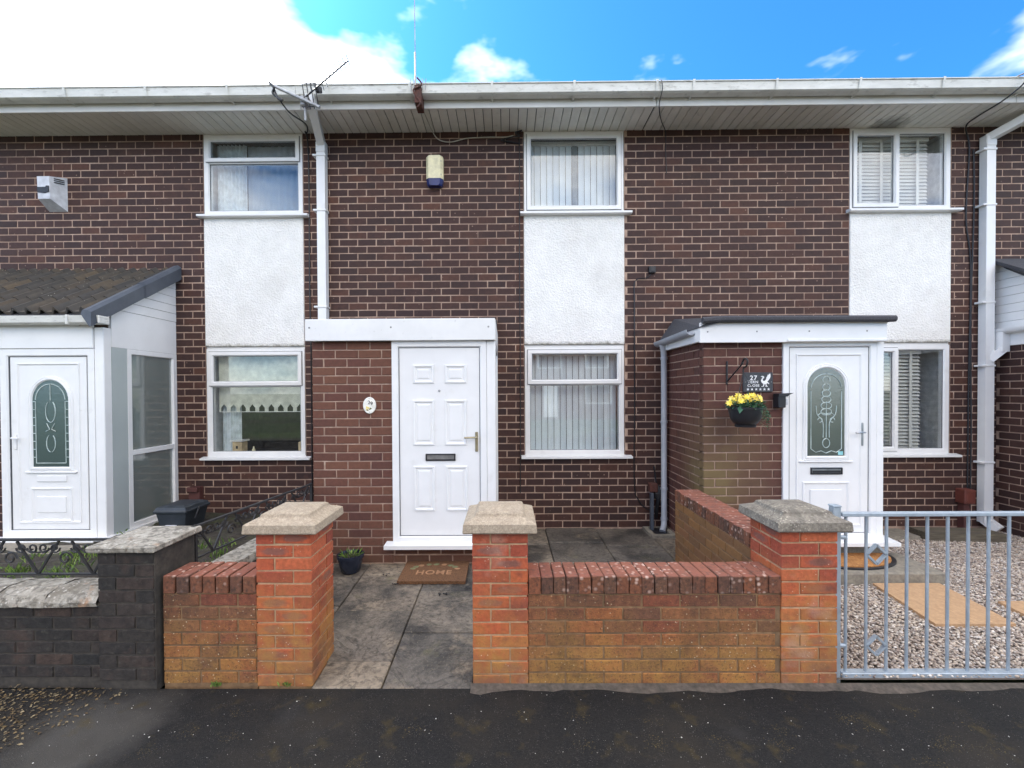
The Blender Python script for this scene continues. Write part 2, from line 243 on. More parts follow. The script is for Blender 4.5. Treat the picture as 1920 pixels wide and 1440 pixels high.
def glass_mat(name, tintc, boost, rough=.0, opaque=None, bump=0.):
    mt = bpy.data.materials.new(name); mt.use_nodes = True; t = mt.node_tree; t.nodes.clear()
    fr = t.nodes.new('ShaderNodeLayerWeight'); fr.inputs['Blend'].default_value = .5
    pw = t.nodes.new('ShaderNodeMath'); pw.operation = 'POWER'; pw.inputs[1].default_value = 5; ma = t.nodes.new('ShaderNodeMath'); ma.operation = 'MULTIPLY_ADD'; ma.inputs[1].default_value = .93; ma.inputs[2].default_value = .07
    t.links.new(fr.outputs['Facing'], pw.inputs[0]); t.links.new(pw.outputs[0], ma.inputs[0])
    mu = t.nodes.new('ShaderNodeMath'); mu.operation = 'MULTIPLY'; mu.inputs[1].default_value = boost; mu.use_clamp = True
    gl = t.nodes.new('ShaderNodeBsdfGlossy'); gl.inputs['Roughness'].default_value = rough
    if opaque:
        tr = t.nodes.new('ShaderNodeBsdfPrincipled'); tr.inputs['Base Color'].default_value = (*opaque, 1); tr.inputs['Roughness'].default_value = .35
    else:
        tr = t.nodes.new('ShaderNodeBsdfTransparent'); tr.inputs['Color'].default_value = (*tintc, 1)
    mx = t.nodes.new('ShaderNodeMixShader'); out = t.nodes.new('ShaderNodeOutputMaterial')
    if bump:
        g = t.nodes.new('ShaderNodeNewGeometry'); n = t.nodes.new('ShaderNodeTexNoise'); n.inputs['Scale'].default_value = 60; t.links.new(g.outputs['Position'], n.inputs['Vector'])
        b = t.nodes.new('ShaderNodeBump'); b.inputs['Strength'].default_value = bump; b.inputs['Distance'].default_value = .003; t.links.new(n.outputs['Fac'], b.inputs['Height'])
        t.links.new(b.outputs['Normal'], gl.inputs['Normal']); t.links.new(b.outputs['Normal'], fr.inputs['Normal'])
    t.links.new(ma.outputs[0], mu.inputs[0]); t.links.new(mu.outputs[0], mx.inputs[0]); t.links.new(tr.outputs[0], mx.inputs[1]); t.links.new(gl.outputs[0], mx.inputs[2]); t.links.new(mx.outputs[0], out.inputs[0])
    return mt
M['glass'] = glass_mat('window glass', (.96, .97, .97), 1.15)
M['glass_green'] = glass_mat('textured green glass', None, 1.6, .12, srgb(40, 64, 60), .5)
M['glass_grey'] = glass_mat('textured grey glass', None, 1.6, .12, srgb(66, 76, 68), .4)
M['glass_frost'] = glass_mat('frosted porch glass', None, 2.6, .08, srgb(118, 128, 124))

# ------------------------------------------------------------------ mesh helpers
def tag(o, label=None, cat=None, group=None, kind=None):
    for k, v in (('label', label), ('category', cat), ('group', group), ('kind', kind)):
        if v: o[k] = v
    return o
def attach(o, parent):
    col.objects.link(o)
    if parent is not None:
        o.parent = parent
        if parent.type == 'EMPTY': o.location = Vector(o.location)-parent.location
    return o
def thing(name, label, cat, loc=(0, 0, 0), group=None):
    o = bpy.data.objects.new(name, None); o.empty_display_size = .1; o.location = loc; col.objects.link(o)
    return tag(o, label, cat, group)
class MB:
    def __init__(s): s.v = []; s.f = []
    def add(s, v, f):
        n = len(s.v); s.v += [tuple(p) for p in v]; s.f += [tuple(i+n for i in q) for q in f]; return s
    def box(s, x0, x1, y0, y1, z0, z1, b=0.):
        if b <= 0:
            return s.add([(x, y, z) for x in (x0, x1) for y in (y0, y1) for z in (z0, z1)],
                         [(0, 1, 3, 2), (4, 6, 7, 5), (0, 4, 5, 1), (2, 3, 7, 6), (0, 2, 6, 4), (1, 5, 7, 3)])
        b = min(b, .45*(x1-x0), .45*(y1-y0), .45*(z1-z0)); X, Y, Z = (x0, x1), (y0, y1), (z0, z1); v = []; ix = {}
        for i in (0, 1):
            for j in (0, 1):
                for k in (0, 1):
                    dx, dy, dz = b*(1-2*i), b*(1-2*j), b*(1-2*k)
                    for a in range(3):
                        ix[i, j, k, a] = len(v)
                        v.append((X[i]+(dx if a != 0 else 0), Y[j]+(dy if a != 1 else 0), Z[k]+(dz if a != 2 else 0)))
        f = []
        for i in (0, 1):
            f.append([ix[i, 0, 0, 0], ix[i, 1, 0, 0], ix[i, 1, 1, 0], ix[i, 0, 1, 0]])
            f.append([ix[0, i, 0, 1], ix[1, i, 0, 1], ix[1, i, 1, 1], ix[0, i, 1, 1]])
            f.append([ix[0, 0, i, 2], ix[1, 0, i, 2], ix[1, 1, i, 2], ix[0, 1, i, 2]])
            for j in (0, 1):
                f.append([ix[0, i, j, 1], ix[1, i, j, 1], ix[1, i, j, 2], ix[0, i, j, 2]])
                f.append([ix[i, 0, j, 0], ix[i, 1, j, 0], ix[i, 1, j, 2], ix[i, 0, j, 2]])
                f.append([ix[i, j, 0, 0], ix[i, j, 1, 0], ix[i, j, 1, 1], ix[i, j, 0, 1]])
                for k in (0, 1): f.append([ix[i, j, k, 0], ix[i, j, k, 1], ix[i, j, k, 2]])
        return s.add(v, f)
    def prism(s, poly, d0, d1, axis='y'):
        P = {'y': lambda a, b, d: (a, d, b), 'x': lambda a, b, d: (d, a, b), 'z': lambda a, b, d: (a, b, d)}[axis]
        n = len(poly)
        return s.add([P(a, b, d0) for a, b in poly]+[P(a, b, d1) for a, b in poly],
                     [tuple(range(n))[::-1], tuple(range(n, 2*n))]+[(i, (i+1) % n, n+(i+1) % n, n+i) for i in range(n)])
    def tube(s, pts, r, n=6, closed=False, caps=True):
        pts = [Vector(p) for p in pts]; m = len(pts); v = []; pn = None
        for i, p in enumerate(pts):
            a = pts[(i-1) % m] if (closed or i) else p; b = pts[(i+1) % m] if (closed or i < m-1) else p
            t = (b-a).normalized()
            if pn is None: pn = t.orthogonal().normalized()
            pn = (pn-t*pn.dot(t)).normalized(); bn = t.cross(pn)
            rr = r[i] if isinstance(r, (list, tuple)) else r
            for k in range(n):
                an = 2*math.pi*(k+.5)/n; v.append(p+(pn*math.cos(an)+bn*math.sin(an))*rr)
        f = [(i*n+k, i*n+(k+1) % n, ((i+1) % m)*n+(k+1) % n, ((i+1) % m)*n+k) for i in range(m if closed else m-1) for k in range(n)]
        if caps and not closed: f += [tuple(range(n))[::-1], tuple(range((m-1)*n, m*n))]
        return s.add(v, f)
    def bar(s, a, b, w, h, upv=(0, 0, 1)):
        a, b = Vector(a), Vector(b); t = (b-a).normalized(); sd_ = t.cross(Vector(upv)).normalized(); u_ = sd_.cross(t)
        v = [p+sd_*i*w/2+u_*j*h/2 for p in (a, b) for i, j in ((-1, -1), (1, -1), (1, 1), (-1, 1))]
        return s.add(v, [(3, 2, 1, 0), (4, 5, 6, 7)]+[(i, (i+1) % 4, 4+(i+1) % 4, 4+i) for i in range(4)])
    def lathe(s, prof, c, n=20, sx=1., sy=1.):
        v = [(c[0]+r*sx*math.cos(2*math.pi*k/n), c[1]+r*sy*math.sin(2*math.pi*k/n), c[2]+z) for r, z in prof for k in range(n)]
        m = len(prof)
        return s.add(v, [(i*n+k, i*n+(k+1) % n, (i+1)*n+(k+1) % n, (i+1)*n+k) for i in range(m-1) for k in range(n)])
    def loops(s, lps, close=True):
        """skin a list of equal loops"""
        n = len(lps[0]); m = len(lps)
        s.add([p for l in lps for p in l], [(i*n+k, i*n+(k+1) % n, ((i+1) % m)*n+(k+1) % n, ((i+1) % m)*n+k) for i in range(m if close else m-1) for k in range(n)]); return s
    def rect_ring(s, x0, x1, z0, z1, prof, close=True):
        return s.loops([[(x0+i, y, z0+i), (x1-i, y, z0+i), (x1-i, y, z1-i), (x0+i, y, z1-i)] for i, y in prof], close)
    def xrect_ring(s, y0, y1, z0, z1, prof):        # the same ring in a plane of constant x
        return s.loops([[(x, y0+i, z0+i), (x, y1-i, z0+i), (x, y1-i, z1-i), (x, y0+i, z1-i)] for i, x in prof])
    def mesh(s, name, smooth=False, recalc=True):
        me = bpy.data.meshes.new(name); me.from_pydata([tuple(p) for p in s.v], [], s.f)
        if recalc and len(s.f) < 30000:
            bm = bmesh.new(); bm.from_mesh(me); bmesh.ops.recalc_face_normals(bm, faces=bm.faces); bm.to_mesh(me); bm.free()
        if smooth:
            me.polygons.foreach_set('use_smooth', [True]*len(me.polygons))
            try: me.set_sharp_from_angle(angle=R(40))
            except Exception: pass
        return me
    def build(s, name, mat, parent=None, smooth=False, label=None, cat=None, group=None, kind=None, recalc=True):
        base = None
        if parent is None and kind is None:
            a = np.array([tuple(p) for p in s.v]); base = ((a[:, 0].min()+a[:, 0].max())/2, (a[:, 1].min()+a[:, 1].max())/2, a[:, 2].min())
            s.v = [(p[0]-base[0], p[1]-base[1], p[2]-base[2]) for p in s.v]
        me = s.mesh(name, smooth, recalc); me.materials.append(M[mat] if isinstance(mat, str) else mat)
        o = bpy.data.objects.new(name, me)
        if base: o.location = base
        attach(o, parent)
        return tag(o, label, cat, group, kind)
def arch(cx, w, zb, zs, h, y, n=14):
    return [(cx-w, y, zb), (cx+w, y, zb)]+[(cx+w*math.cos(math.pi*k/n), y, zs+h*math.sin(math.pi*k/n)) for k in range(n+1)]
def bez(p0, p1, p2, p3, n=12):
    p0, p1, p2, p3 = map(Vector, (p0, p1, p2, p3)); return [(1-t)**3*p0+3*(1-t)**2*t*p1+3*(1-t)*t*t*p2+t**3*p3 for t in [i/n for i in range(n+1)]]
def smooth_path(pts, k=6):
    pts = [Vector(p) for p in pts]; out = []
    for i in range(len(pts)-1):
        a, b, c, d = pts[max(0, i-1)], pts[i], pts[i+1], pts[min(len(pts)-1, i+2)]
        for j in range(k):
            t = j/k; out.append(.5*((2*b)+(c-a)*t+(2*a-5*b+4*c-d)*t*t+(3*b-a-3*c+d)*t**3))
    return out+[pts[-1]]
def text_mesh(body, size, align='CENTER'):
    cu = bpy.data.curves.new('t', 'FONT'); cu.body = body; cu.size = size; cu.align_x = align; cu.extrude = .0012; cu.offset = size*.012; cu.space_character = 1.12
    o = bpy.data.objects.new('t', cu); col.objects.link(o); dg = bpy.context.evaluated_depsgraph_get(); dg.update()
    me = bpy.data.meshes.new_from_object(o.evaluated_get(dg)); v = [tuple(p.co) for p in me.vertices]; f = [tuple(p.vertices) for p in me.polygons]
    bpy.data.objects.remove(o); return v, f

# ------------------------------------------------------------------ bricks
BM = {}
def brick_mesh(l, h, d, mat, k):
    key = (round(l, 2), round(h, 4), round(d, 3), mat, k)
    if key not in BM:
        r = random.Random(hash(key) & 0xffff); j = lambda s: r.uniform(-s, s); L2, H, D = max(.02, key[0])/2, h/2, d/2; b = .0035
        sq = ((-1, -1), (1, -1), (1, 1), (-1, 1))
        v = [(a*L2, D, c*H) for a, c in sq]+[(a*L2+j(.0015), -D+b+j(.001), c*H+j(.0012)) for a, c in sq]+[(a*(L2-b)+j(.0015), -D+j(.0012), c*(H-b)+j(.0012)) for a, c in sq]
        f = [(3, 2, 1, 0), (8, 9, 10, 11)]+[(i, (i+1) % 4, 4+(i+1) % 4, 4+i) for i in range(4)]+[(4+i, 4+(i+1) % 4, 8+(i+1) % 4, 8+i) for i in range(4)]
        me = bpy.data.meshes.new('brick'); me.from_pydata(v, [], f); me.materials.append(M[mat]); BM[key] = me
    return BM[key], max(.02, key[0])
class Bricks:
    """collects the bricks of one wall; the 300 that show best become objects, the rest one joined part"""
    def __init__(s, mat): s.mat = mat; s.l = []
    def put(s, c, l, h, d, rz=0., jit=True):
        s.l.append((Vector(c)+(Vector((0, random.uniform(-.0015, .0015), 0)) if jit else Vector()), l, h, d, rz+(random.uniform(-.004, .004) if jit else 0)))
    def run(s, face, plane, u0, u1, z0, n, course, L=.225, gap=.011, d=.1, phase=0, holes=(), zmax=9., corner=None):
        for k in range(n):
            zb = z0+k*course+gap/2; zt = min(z0+(k+1)*course-gap/2, zmax)
            if zt-zb < .02: continue
            a0, a1 = (u0(k), u1(k)) if callable(u0) else (u0, u1)
            spans = [(a0, a1)]
            for (h0, h1, g0, g1) in holes:
                if g0 < (zb+zt)/2 < g1:
                    ns = []
                    for p, q in spans:
                        if h1 <= p or h0 >= q: ns.append((p, q)); continue
                        if h0 > p: ns.append((p, h0-.004))
                        if h1 < q: ns.append((h1+.004, q))
                    spans = ns
            ph = (phase if not callable(phase) else phase(k)); off = (L/2 if k % 2 else 0)+ph
            j0 = math.floor((a0-off)/L)-1; j1 = math.ceil((a1-off)/L)+1
            for p, q in spans:
                for j in range(j0, j1):
                    b0, b1 = max(off+j*L+gap/2, p), min(off+(j+1)*L-gap/2, q)
                    if corner is not None and abs(a0-corner) < .002 and b0-a0 < .01: b0 = a0
                    if b1-b0 < .03: continue
                    u = (b0+b1)/2; z = (zb+zt)/2
                    if face == 'front': s.put((u, plane+d/2, z), b1-b0, zt-zb, d, 0)
                    elif face == 'back': s.put((u, plane-d/2, z), b1-b0, zt-zb, d, math.pi)
                    elif face == 'left': s.put((plane+d/2, u, z), b1-b0, zt-zb, d, -math.pi/2)
                    else: s.put((plane-d/2, u, z), b1-b0, zt-zb, d, math.pi/2)
    def pillar(s, x, y, z0, n, course, a=.3275, d=.1025, l=.215):
        for k in range(n):
            z = z0+(k+.5)*course; h = course-.011; mir = k % 2
            for cx, cy, rz in ((l/2, d/2, 0), (a-d/2, l/2, math.pi/2), (a-l/2, a-d/2, math.pi), (d/2, a-l/2, -math.pi/2)):
                if mir: cx = a-cx; rz = -rz
                s.put((x+cx, y+cy, z), l, h, d, rz)
    def finish(s, part, limit=300, key=None, hide=None):
        vis = [b for b in s.l if not (hide and hide(b[0]))]; hid = [b for b in s.l if hide and hide(b[0])]
        vis.sort(key=key or (lambda b: (b[0]-Vector((0, 0, 1.73))).length-b[1]))
        for c, l, h, d, rz in vis[:limit]:
            me, ml = brick_mesh(l, h, d, s.mat, random.randrange(4)); o = bpy.data.objects.new('brick', me)
            o.location = c; o.rotation_euler = (0, 0, rz); o.scale = (l/ml, 1, 1); attach(o, part)
        rest = vis[limit:]+hid
        if rest:
            mb = MB()
            for c, l, h, d, rz in rest:
                me, ml = brick_mesh(l, h, d, s.mat, random.randrange(4)); cs, sn = math.cos(rz), math.sin(rz); sx = l/ml
                mb.add([(c.x+v.co.x*sx*cs-v.co.y*sn, c.y+v.co.x*sx*sn+v.co.y*cs, c.z+v.co.z) for v in me.vertices], [tuple(p.vertices) for p in me.polygons])
            mb.build('brick', s.mat, part, kind='stuff', recalc=False)

# ------------------------------------------------------------------ ground
def sheet(name, pts, z, mat, parent=None, kind='structure'):
    mb = MB(); mb.add([(x, y, z) for x, y in pts], [tuple(range(len(pts)))]); return mb.build(name, mat, parent, kind=kind)
sheet('ground', [(-900, -900), (900, -900), (900, 900), (-900, 900)], -.16, 'verge')
MB().box(-60, 60, -.6, 2.53, -.14, 0).build('pavement', 'asphalt', kind='structure')
MB().box(-60, 60, -.74, -.605, -.155, .005, .012).build('kerb', 'concrete', kind='structure')
sheet('road', [(-60, -6.5), (60, -6.5), (60, -.75), (-60, -.75)], -.12, 'asphalt')
# thin mortar strip at the foot of the front walls
mb = MB(); xs = np.arange(-.22, 6.01, .06); rr = np.random.default_rng(3)
edge = 2.505+.012*np.sin(xs*5)+.012*np.sin(xs*13+1)+.004*rr.standard_normal(len(xs))
for i in range(len(xs)-1):
    mb.add([(xs[i], edge[i], .001), (xs[i+1], edge[i+1], .001), (xs[i+1], 2.56, .012), (xs[i], 2.56, .012)], [(0, 1, 2, 3)])
mb.build('edging_strip', 'edging', kind='structure')

HW = 5.32
def zp(y): return .07*min(1, max(0, (y-2.5)/1.7))
path = MB().box(-1.95, 1.66, 2.5, HW+.05, -.1, -.03).add([(-1.95, 2.47, -.035), (1.66, 2.47, -.035), (1.66, 4.2, .04), (-1.95, 4.2, .04), (1.66, HW+.02, .04), (-1.95, HW+.02, .04)], [(0, 1, 2, 3), (3, 2, 4, 5)]).build('path', 'path_base', kind='structure')
cols_x = [-1.93, -1.335, -.745, -.15, .455, 1.06, 1.655]
starts = [2.25, 2.18, 2.49, 2.35, 2.40, 2.3]
for ci in range(6):
    y = starts[ci]
    while y < HW:
        y0, y1 = max(y, 2.532)+.004, min(y+.6, HW-.012)-.004; y += .6
        if y1-y0 < .05: continue
        x0, x1 = cols_x[ci]+.004, cols_x[ci+1]-.004
        if y0 < 2.56:                      # only the gap between the pillars is open to the pavement
            if x1 > -1.155 and x0 < -.212: x0, x1 = max(x0, -1.155), min(x1, -.212)
            else: y0 = 2.78
            if y1-y0 < .05: continue
        if ci in (0, 1, 2) and y0 > 4.24 and x1 < -.1: continue
        mb = MB(); mb.box(x0, x1, y0, y1, -.04, 0, .006); dz = random.uniform(-.004, .004)
        mb.v = [(a, b, c+zp(b)+dz) for a, b, c in mb.v]; mb.build('slab', 'slab', path)

sheet('drain_strip', [(1.655, 4.29), (1.93, 4.29), (1.93, HW+.02), (1.655, HW+.02)], .045, 'path_base')
MB().box(1.66, 1.918, 4.295, 4.93, .03, .071, .006).build('slab', 'slab', path)
# ------------------------------------------------------------------ houses
ZB, CO = .07, .086
BAYS = {'31': (-3.67, -2.46), '29': (.22, 1.43), '27': (4.14, 5.35)}
def mortar_wall(name, x0, x1, holes, parent):
    mb = MB(); xs = sorted({x0, x1}|{h for o in holes for h in o[:2]}); 
    for a, b in zip(xs, xs[1:]):
        zs = [(-.1, 4.95)]
        for h0, h1, g0, g1 in holes:
            if h0 <= a and b <= h1: zs = [(-.1, g0)]+([(g1, 4.95)] if g1 < 4.9 else [])
        for p, q in zs: mb.box(a, b, HW+.0035, HW+.26, p, q)
    return mb.build(name, 'mortar', parent)
def window(parent, x0, x1, z0, z1, kind, sill=True, sx=(-.05, .085)):
    y0 = HW+.004; t = .06
    F = MB(); prof = [(0, y0+.07), (0, y0), (t-.012, y0), (t, y0+.014), (t, y0+.07)]
    F.rect_ring(x0, x1, z0, z1, prof)
    lights = []; sashes = []
    if kind == 'split':
        zt = z0+(z1-z0)*.665; F.box(x0+t-.004, x1-t+.004, y0+.002, y0+.068, zt-.022, zt+.022, .006)
        lights.append((x0+t, x1-t, z0+t, zt-.022)); sashes.append((x0+t-.03, x1-t+.03, zt-.008, z1-t+.03))
    elif kind == 'single': sashes.append((x0+t-.03, x1-t+.03, z0+t-.03, z1-t+.03))
    elif kind == 'pair':
        xm = x0+(x1-x0)*.475; F.box(xm-.03, xm+.03, y0+.002, y0+.068, z0+t-.004, z1-t+.004, .006)
        lights.append((xm+.03, x1-t, z0+t, z1-t)); sashes.append((x0+t-.03, xm+.005, z0+t-.03, z1-t+.03))
    win = F.build('window', 'upvc', parent)
    for (a, b, c, d) in sashes:
        s = .055; MB().rect_ring(a, b, c, d, [(0, y0+.03), (.003, y0-.018), (s-.014, y0-.02), (s, y0-.004), (s, y0+.03)]).build('sash', 'upvc', win)
        MB().box(a+s-.004, b-s+.004, y0+.012, y0+.018, c+s-.004, d-s+.004).build('pane', 'glass', win)
        MB().rect_ring(a+s-.003, b-s+.003, c+s-.003, d-s+.003, [(0, y0+.011), (0, y0+.004), (.007, y0+.006), (.007, y0+.011)]).build('gasket', 'gasket', win)
        MB().rect_ring(a-.004, b+.004, c-.004, d+.004, [(0, y0+.01), (0, y0-.003), (.006, y0-.003), (.006, y0+.01)]).build('sash_seal', 'gasket', win)
    for (a, b, c, d) in lights:
        MB().box(a-.004, b+.004, y0+.025, y0+.031, c-.004, d+.004).build('pane', 'glass', win)
        MB().rect_ring(a-.003, b+.003, c-.003, d+.003, [(0, y0+.024), (0, y0+.016), (.007, y0+.018), (.007, y0+.024)]).build('gasket', 'gasket', win)
    if sill:
        MB().prism([(HW-.075, z0-.012), (HW-.075, z0-.034), (HW-.055, z0-.04), (HW+.06, z0-.04), (HW+.06, z0+.012)], x0+sx[0], x1+sx[1], 'x').build('sill', 'upvc', win)
    return win
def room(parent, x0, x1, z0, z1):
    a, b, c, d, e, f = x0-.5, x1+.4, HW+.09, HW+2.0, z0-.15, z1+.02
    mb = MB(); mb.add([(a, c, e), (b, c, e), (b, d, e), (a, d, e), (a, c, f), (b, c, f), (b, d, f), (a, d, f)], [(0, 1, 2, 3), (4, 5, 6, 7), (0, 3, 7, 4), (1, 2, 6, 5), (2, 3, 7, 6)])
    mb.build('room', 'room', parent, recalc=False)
    for xa, xb in ((x0-.05, x0+.004), (x1-.004, x1+.05)): MB().box(xa, xb, HW+.078, HW+.42, z0, z1, .004).build('window_reveal', 'reveal', parent)
    # inner window board
    MB().box(x0, x1, HW+.078, HW+.25, z0+.01, z0+.035, .004).build('window_board', 'upvc', parent)

def pitch_roof(parent, x0, x1):
    mb = MB(); n = int((x1-x0)/.03); s = math.tan(R(28)); prof = lambda x: .018*max(0, math.sin(2*math.pi*x/.15))**.7
    rows = [4.735, 4.76, 9.2]; v = []
    xs = np.linspace(x0, x1, n)
    for y in rows: v += [(x, y, 5.035+(y-4.735)*s+prof(x)) for x in xs]
    v += [(x, 4.74, 5.022+prof(x)) for x in xs]
    f = [(r*n+i, r*n+i+1, (r+1)*n+i+1, (r+1)*n+i) for r in range(2) for i in range(n-1)]+[(3*n+i, 3*n+i+1, i+1, i) for i in range(n-1)]
    mb.add(v, f); roof = mb.build('roof', 'tile', parent, recalc=False)
    zr = 5.035+(9.2-4.735)*s
    MB().add([(x0, 9.2, zr), (x1, 9.2, zr), (x1, 13.6, 5), (x0, 13.6, 5), (x0, 13.5, -.1), (x1, 13.5, -.1), (x0, 13.5, 5.05), (x1, 13.5, 5.05)], [(0, 1, 2, 3), (4, 5, 7, 6)]).build('rear_slope', 'tile', parent, recalc=False)
def eaves(parent, x0, x1):
    MB().box(x0+.003, x1-.003, 4.842, 4.866, 4.853, 5.02, .004).build('fascia', 'fascia', parent)
    x = x0; sb = MB().box(x0, x1, 4.86, HW+.05, 4.895, 4.91); sb.build('soffit_backing', 'dark_gap', parent)
    while x < x1-.02:
        e = min(x+.1, x1); MB().box(x+.0035, e-.0035, 4.864, HW+.02, 4.874+random.uniform(0, .002), 4.893, .003).build('soffit_board', 'soffit', parent); x += .1
    g = [(4.842, 5.01), (4.838, 4.945), (4.815, 4.928), (4.745, 4.928), (4.722, 4.94), (4.712, 5.02), (4.70, 5.026), (4.70, 5.034), (4.722, 5.034), (4.733, 4.95), (4.75, 4.938), (4.81, 4.938), (4.828, 4.952), (4.83, 5.01)]
    gut = MB().prism(g, x0+.002, x1-.002, 'x').build('gutter', 'gutter', parent)
    k = x0+.35
    while k < x1:
        MB().add([(k+i*.012, y, z) for i in (-1, 1) for y, z in ((4.845, 4.915), (4.742, 4.917), (4.712, 4.932), (4.694, 5.03), (4.694, 5.04), (4.70, 5.043))],
                 [(i, i+1, 7+i, 6+i) for i in range(5)]).build('bracket', 'gutter', gut, recalc=False); k += .88
def blank_hide(boxes):
    return lambda c: any(a < c.x < b and c.z < t for a, b, t in boxes)

def downpipe(parent, x, xg, zbot, shoe, wd=.1):
    p = MB(); h = wd/2
    p.bar((xg, 4.755, 4.93), (xg, 4.755, 4.85), .09, .09, (0, 1, 0)); p.bar((xg, 4.75, 4.875), (x, 5.26, 4.70), .085, .085)
    p.bar((x, 5.262, 4.73), (x, 5.262, zbot), wd, .085, (0, 1, 0))
    if shoe: p.bar((x, 5.262, zbot+.03), (x+.05, 5.15, zbot-.06), wd, .085)
    o = p.build('downpipe', 'upvc', parent)
    for z in (4.55, 3.9, 2.75, 2.0, .85):
        if z > zbot+.1: MB().box(x-h-.045, x+h+.012, 5.212, 5.31, z, z+.022, .003).build('clip', 'upvc', o)
    MB().box(x-h-.006, x+h+.006, 5.212, 5.305, 4.60, 4.72, .006).build('collar', 'upvc', o)
    return o

HX = [-6.85, -2.25, 1.66, 5.57, 7.3]
HL = ['dark brick terraced house behind the tiled porch, scalloped cream blind in its window',
      'dark brick middle house with vertical blinds and a cream and blue alarm box',
      'dark brick terraced house with slatted blinds behind the black felt porch roof',
      'dark brick terraced house end beyond the white downpipe with the clad porch gable']
houses = {}
ALLH = [(a-.003, c+.003, ZB+10*CO-.01, 4.96) for a, c in BAYS.values()]
for i, n in enumerate(('31', '29', '27', '25')):
    x0, x1 = HX[i], HX[i+1]
    hse = houses[n] = thing('terraced_house', HL[i], 'house', ((x0+x1)/2, HW, 0))
    holes = []
    if n in BAYS: holes = [(BAYS[n][0]-.003, BAYS[n][1]+.003, ZB+10*CO-.01, 4.96)]
    wall = mortar_wall('wall', x0+(.001 if i else 0), x1-.001, holes, hse)
    b = Bricks('house_brick'); b.run('front', HW, HX[0], HX[-1], ZB, 56, CO, phase=.0, holes=ALLH, d=.05); b.l = [q for q in b.l if x0 <= q[0].x < x1]
    hide = {'31': blank_hide([(-7, -4.1, 3.2)]), '29': blank_hide([(-1.85, -.15, 2.45)]), '27': blank_hide([(2.0, 4.45, 2.5)]), '25': blank_hide([(5.95, 8, 3.2)])}[n]
    b.finish(wall, 300, hide=hide)
    if n in BAYS:
        a, c = BAYS[n]
        MB().box(a, c, HW-.008, HW+.2, 2.303, 3.862, .006).build('render_panel', 'render', hse)
        MB().box(a, c, HW+.02, HW+.2, 2.272, 2.306).build('lintel_strip', 'upvc_old', hse)
        up_k = {'31': 'split_up', '29': 'single', '27': 'pair'}[n]
        lo_k = {'31': 'split', '29': 'split', '27': 'pair'}[n]
        window(hse, a+.005, c-.005, 3.897, 4.872, 'split' if up_k == 'split_up' else up_k)
        window(hse, a+.005, c-.005, .958, 2.27, lo_k)
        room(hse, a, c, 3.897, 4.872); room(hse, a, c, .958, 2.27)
    eaves(hse, x0, x1); pitch_roof(hse, x0, x1)
downpipe(houses['29'], -2.2, -2.10, 2.40, False); downpipe(houses['27'], 5.72, 6.02, .14, True, .105)

for i, hx in enumerate((-13.5, -7.5, -1.5, 4.5, 10.5)):
    O = thing('opposite_house', 'plain brick house across the road, seen only as a faint reflection in window glass', 'house', (hx+3, -19, 0), 'houses across the road')
    MB().box(hx+.01, hx+5.99, -26, -19, -.2, 5.2).build('wall', 'porch_brick', O)
    MB().prism([(-18.6, 5.1), (-26.4, 5.1), (-22.5, 7.4)], hx+.01, hx+5.99, 'x').build('roof', 'felt', O)
    for wx, wz, ww, wh in ((.8, 3.3, 1.6, 1.2), (3.6, 3.3, 1.6, 1.2), (.8, .9, 1.8, 1.3)):
        f_ = MB().rect_ring(hx+wx, hx+wx+ww, wz, wz+wh, [(0, -19.02), (0, -18.96), (.08, -18.96), (.08, -19.02)]).build('window', 'upvc', O); MB().box(hx+wx+.07, hx+wx+ww-.07, -19.01, -18.985, wz+.07, wz+wh-.07).build('pane', 'glass', f_)
    MB().box(hx+4.0, hx+4.95, -19.02, -18.95, .02, 2.1, .01).build('door', 'upvc', O)
# ------------------------------------------------------------------ blinds and things in the windows
def vertical_blind(label, x0, x1, z0, z1, missing=None):
    t = thing('vertical_blind', label, 'blind', ((x0+x1)/2, HW+.17, z0)); n = round((x1-x0)/.077); p = (x1-x0)/n
    MB().box(x0, x1, HW+.14, HW+.19, z1-.045, z1, .004).build('head_rail', 'slat_white', t)
    for i in range(n):
        cx = x0+(i+.5)*p; a = R(9+random.uniform(-2.5, 2.5)); ww = .0372
        mb = MB(); dx, dy = ww*math.cos(a), ww*math.sin(a)
        if i == missing: dx, dy = ww*math.cos(a)*.96, ww*math.sin(a)
        pts = [(cx-dx, HW+.165-dy), (cx, HW+.160), (cx+dx, HW+.165+dy), (cx+dx, HW+.1665+dy), (cx, HW+.1615), (cx-dx, HW+.1665-dy)]
        mb.prism(pts, z0, z1-.04, 'z').build('slat', 'blind_grey' if i == missing else 'blind_white', t)
vertical_blind('white vertical blind with one grey slat in the upstairs window of the middle house', .28, 1.37, 3.95, 4.83, 7)
vertical_blind('white vertical blind behind the two-light ground floor window of the middle house', .28, 1.37, 1.0, 2.22)
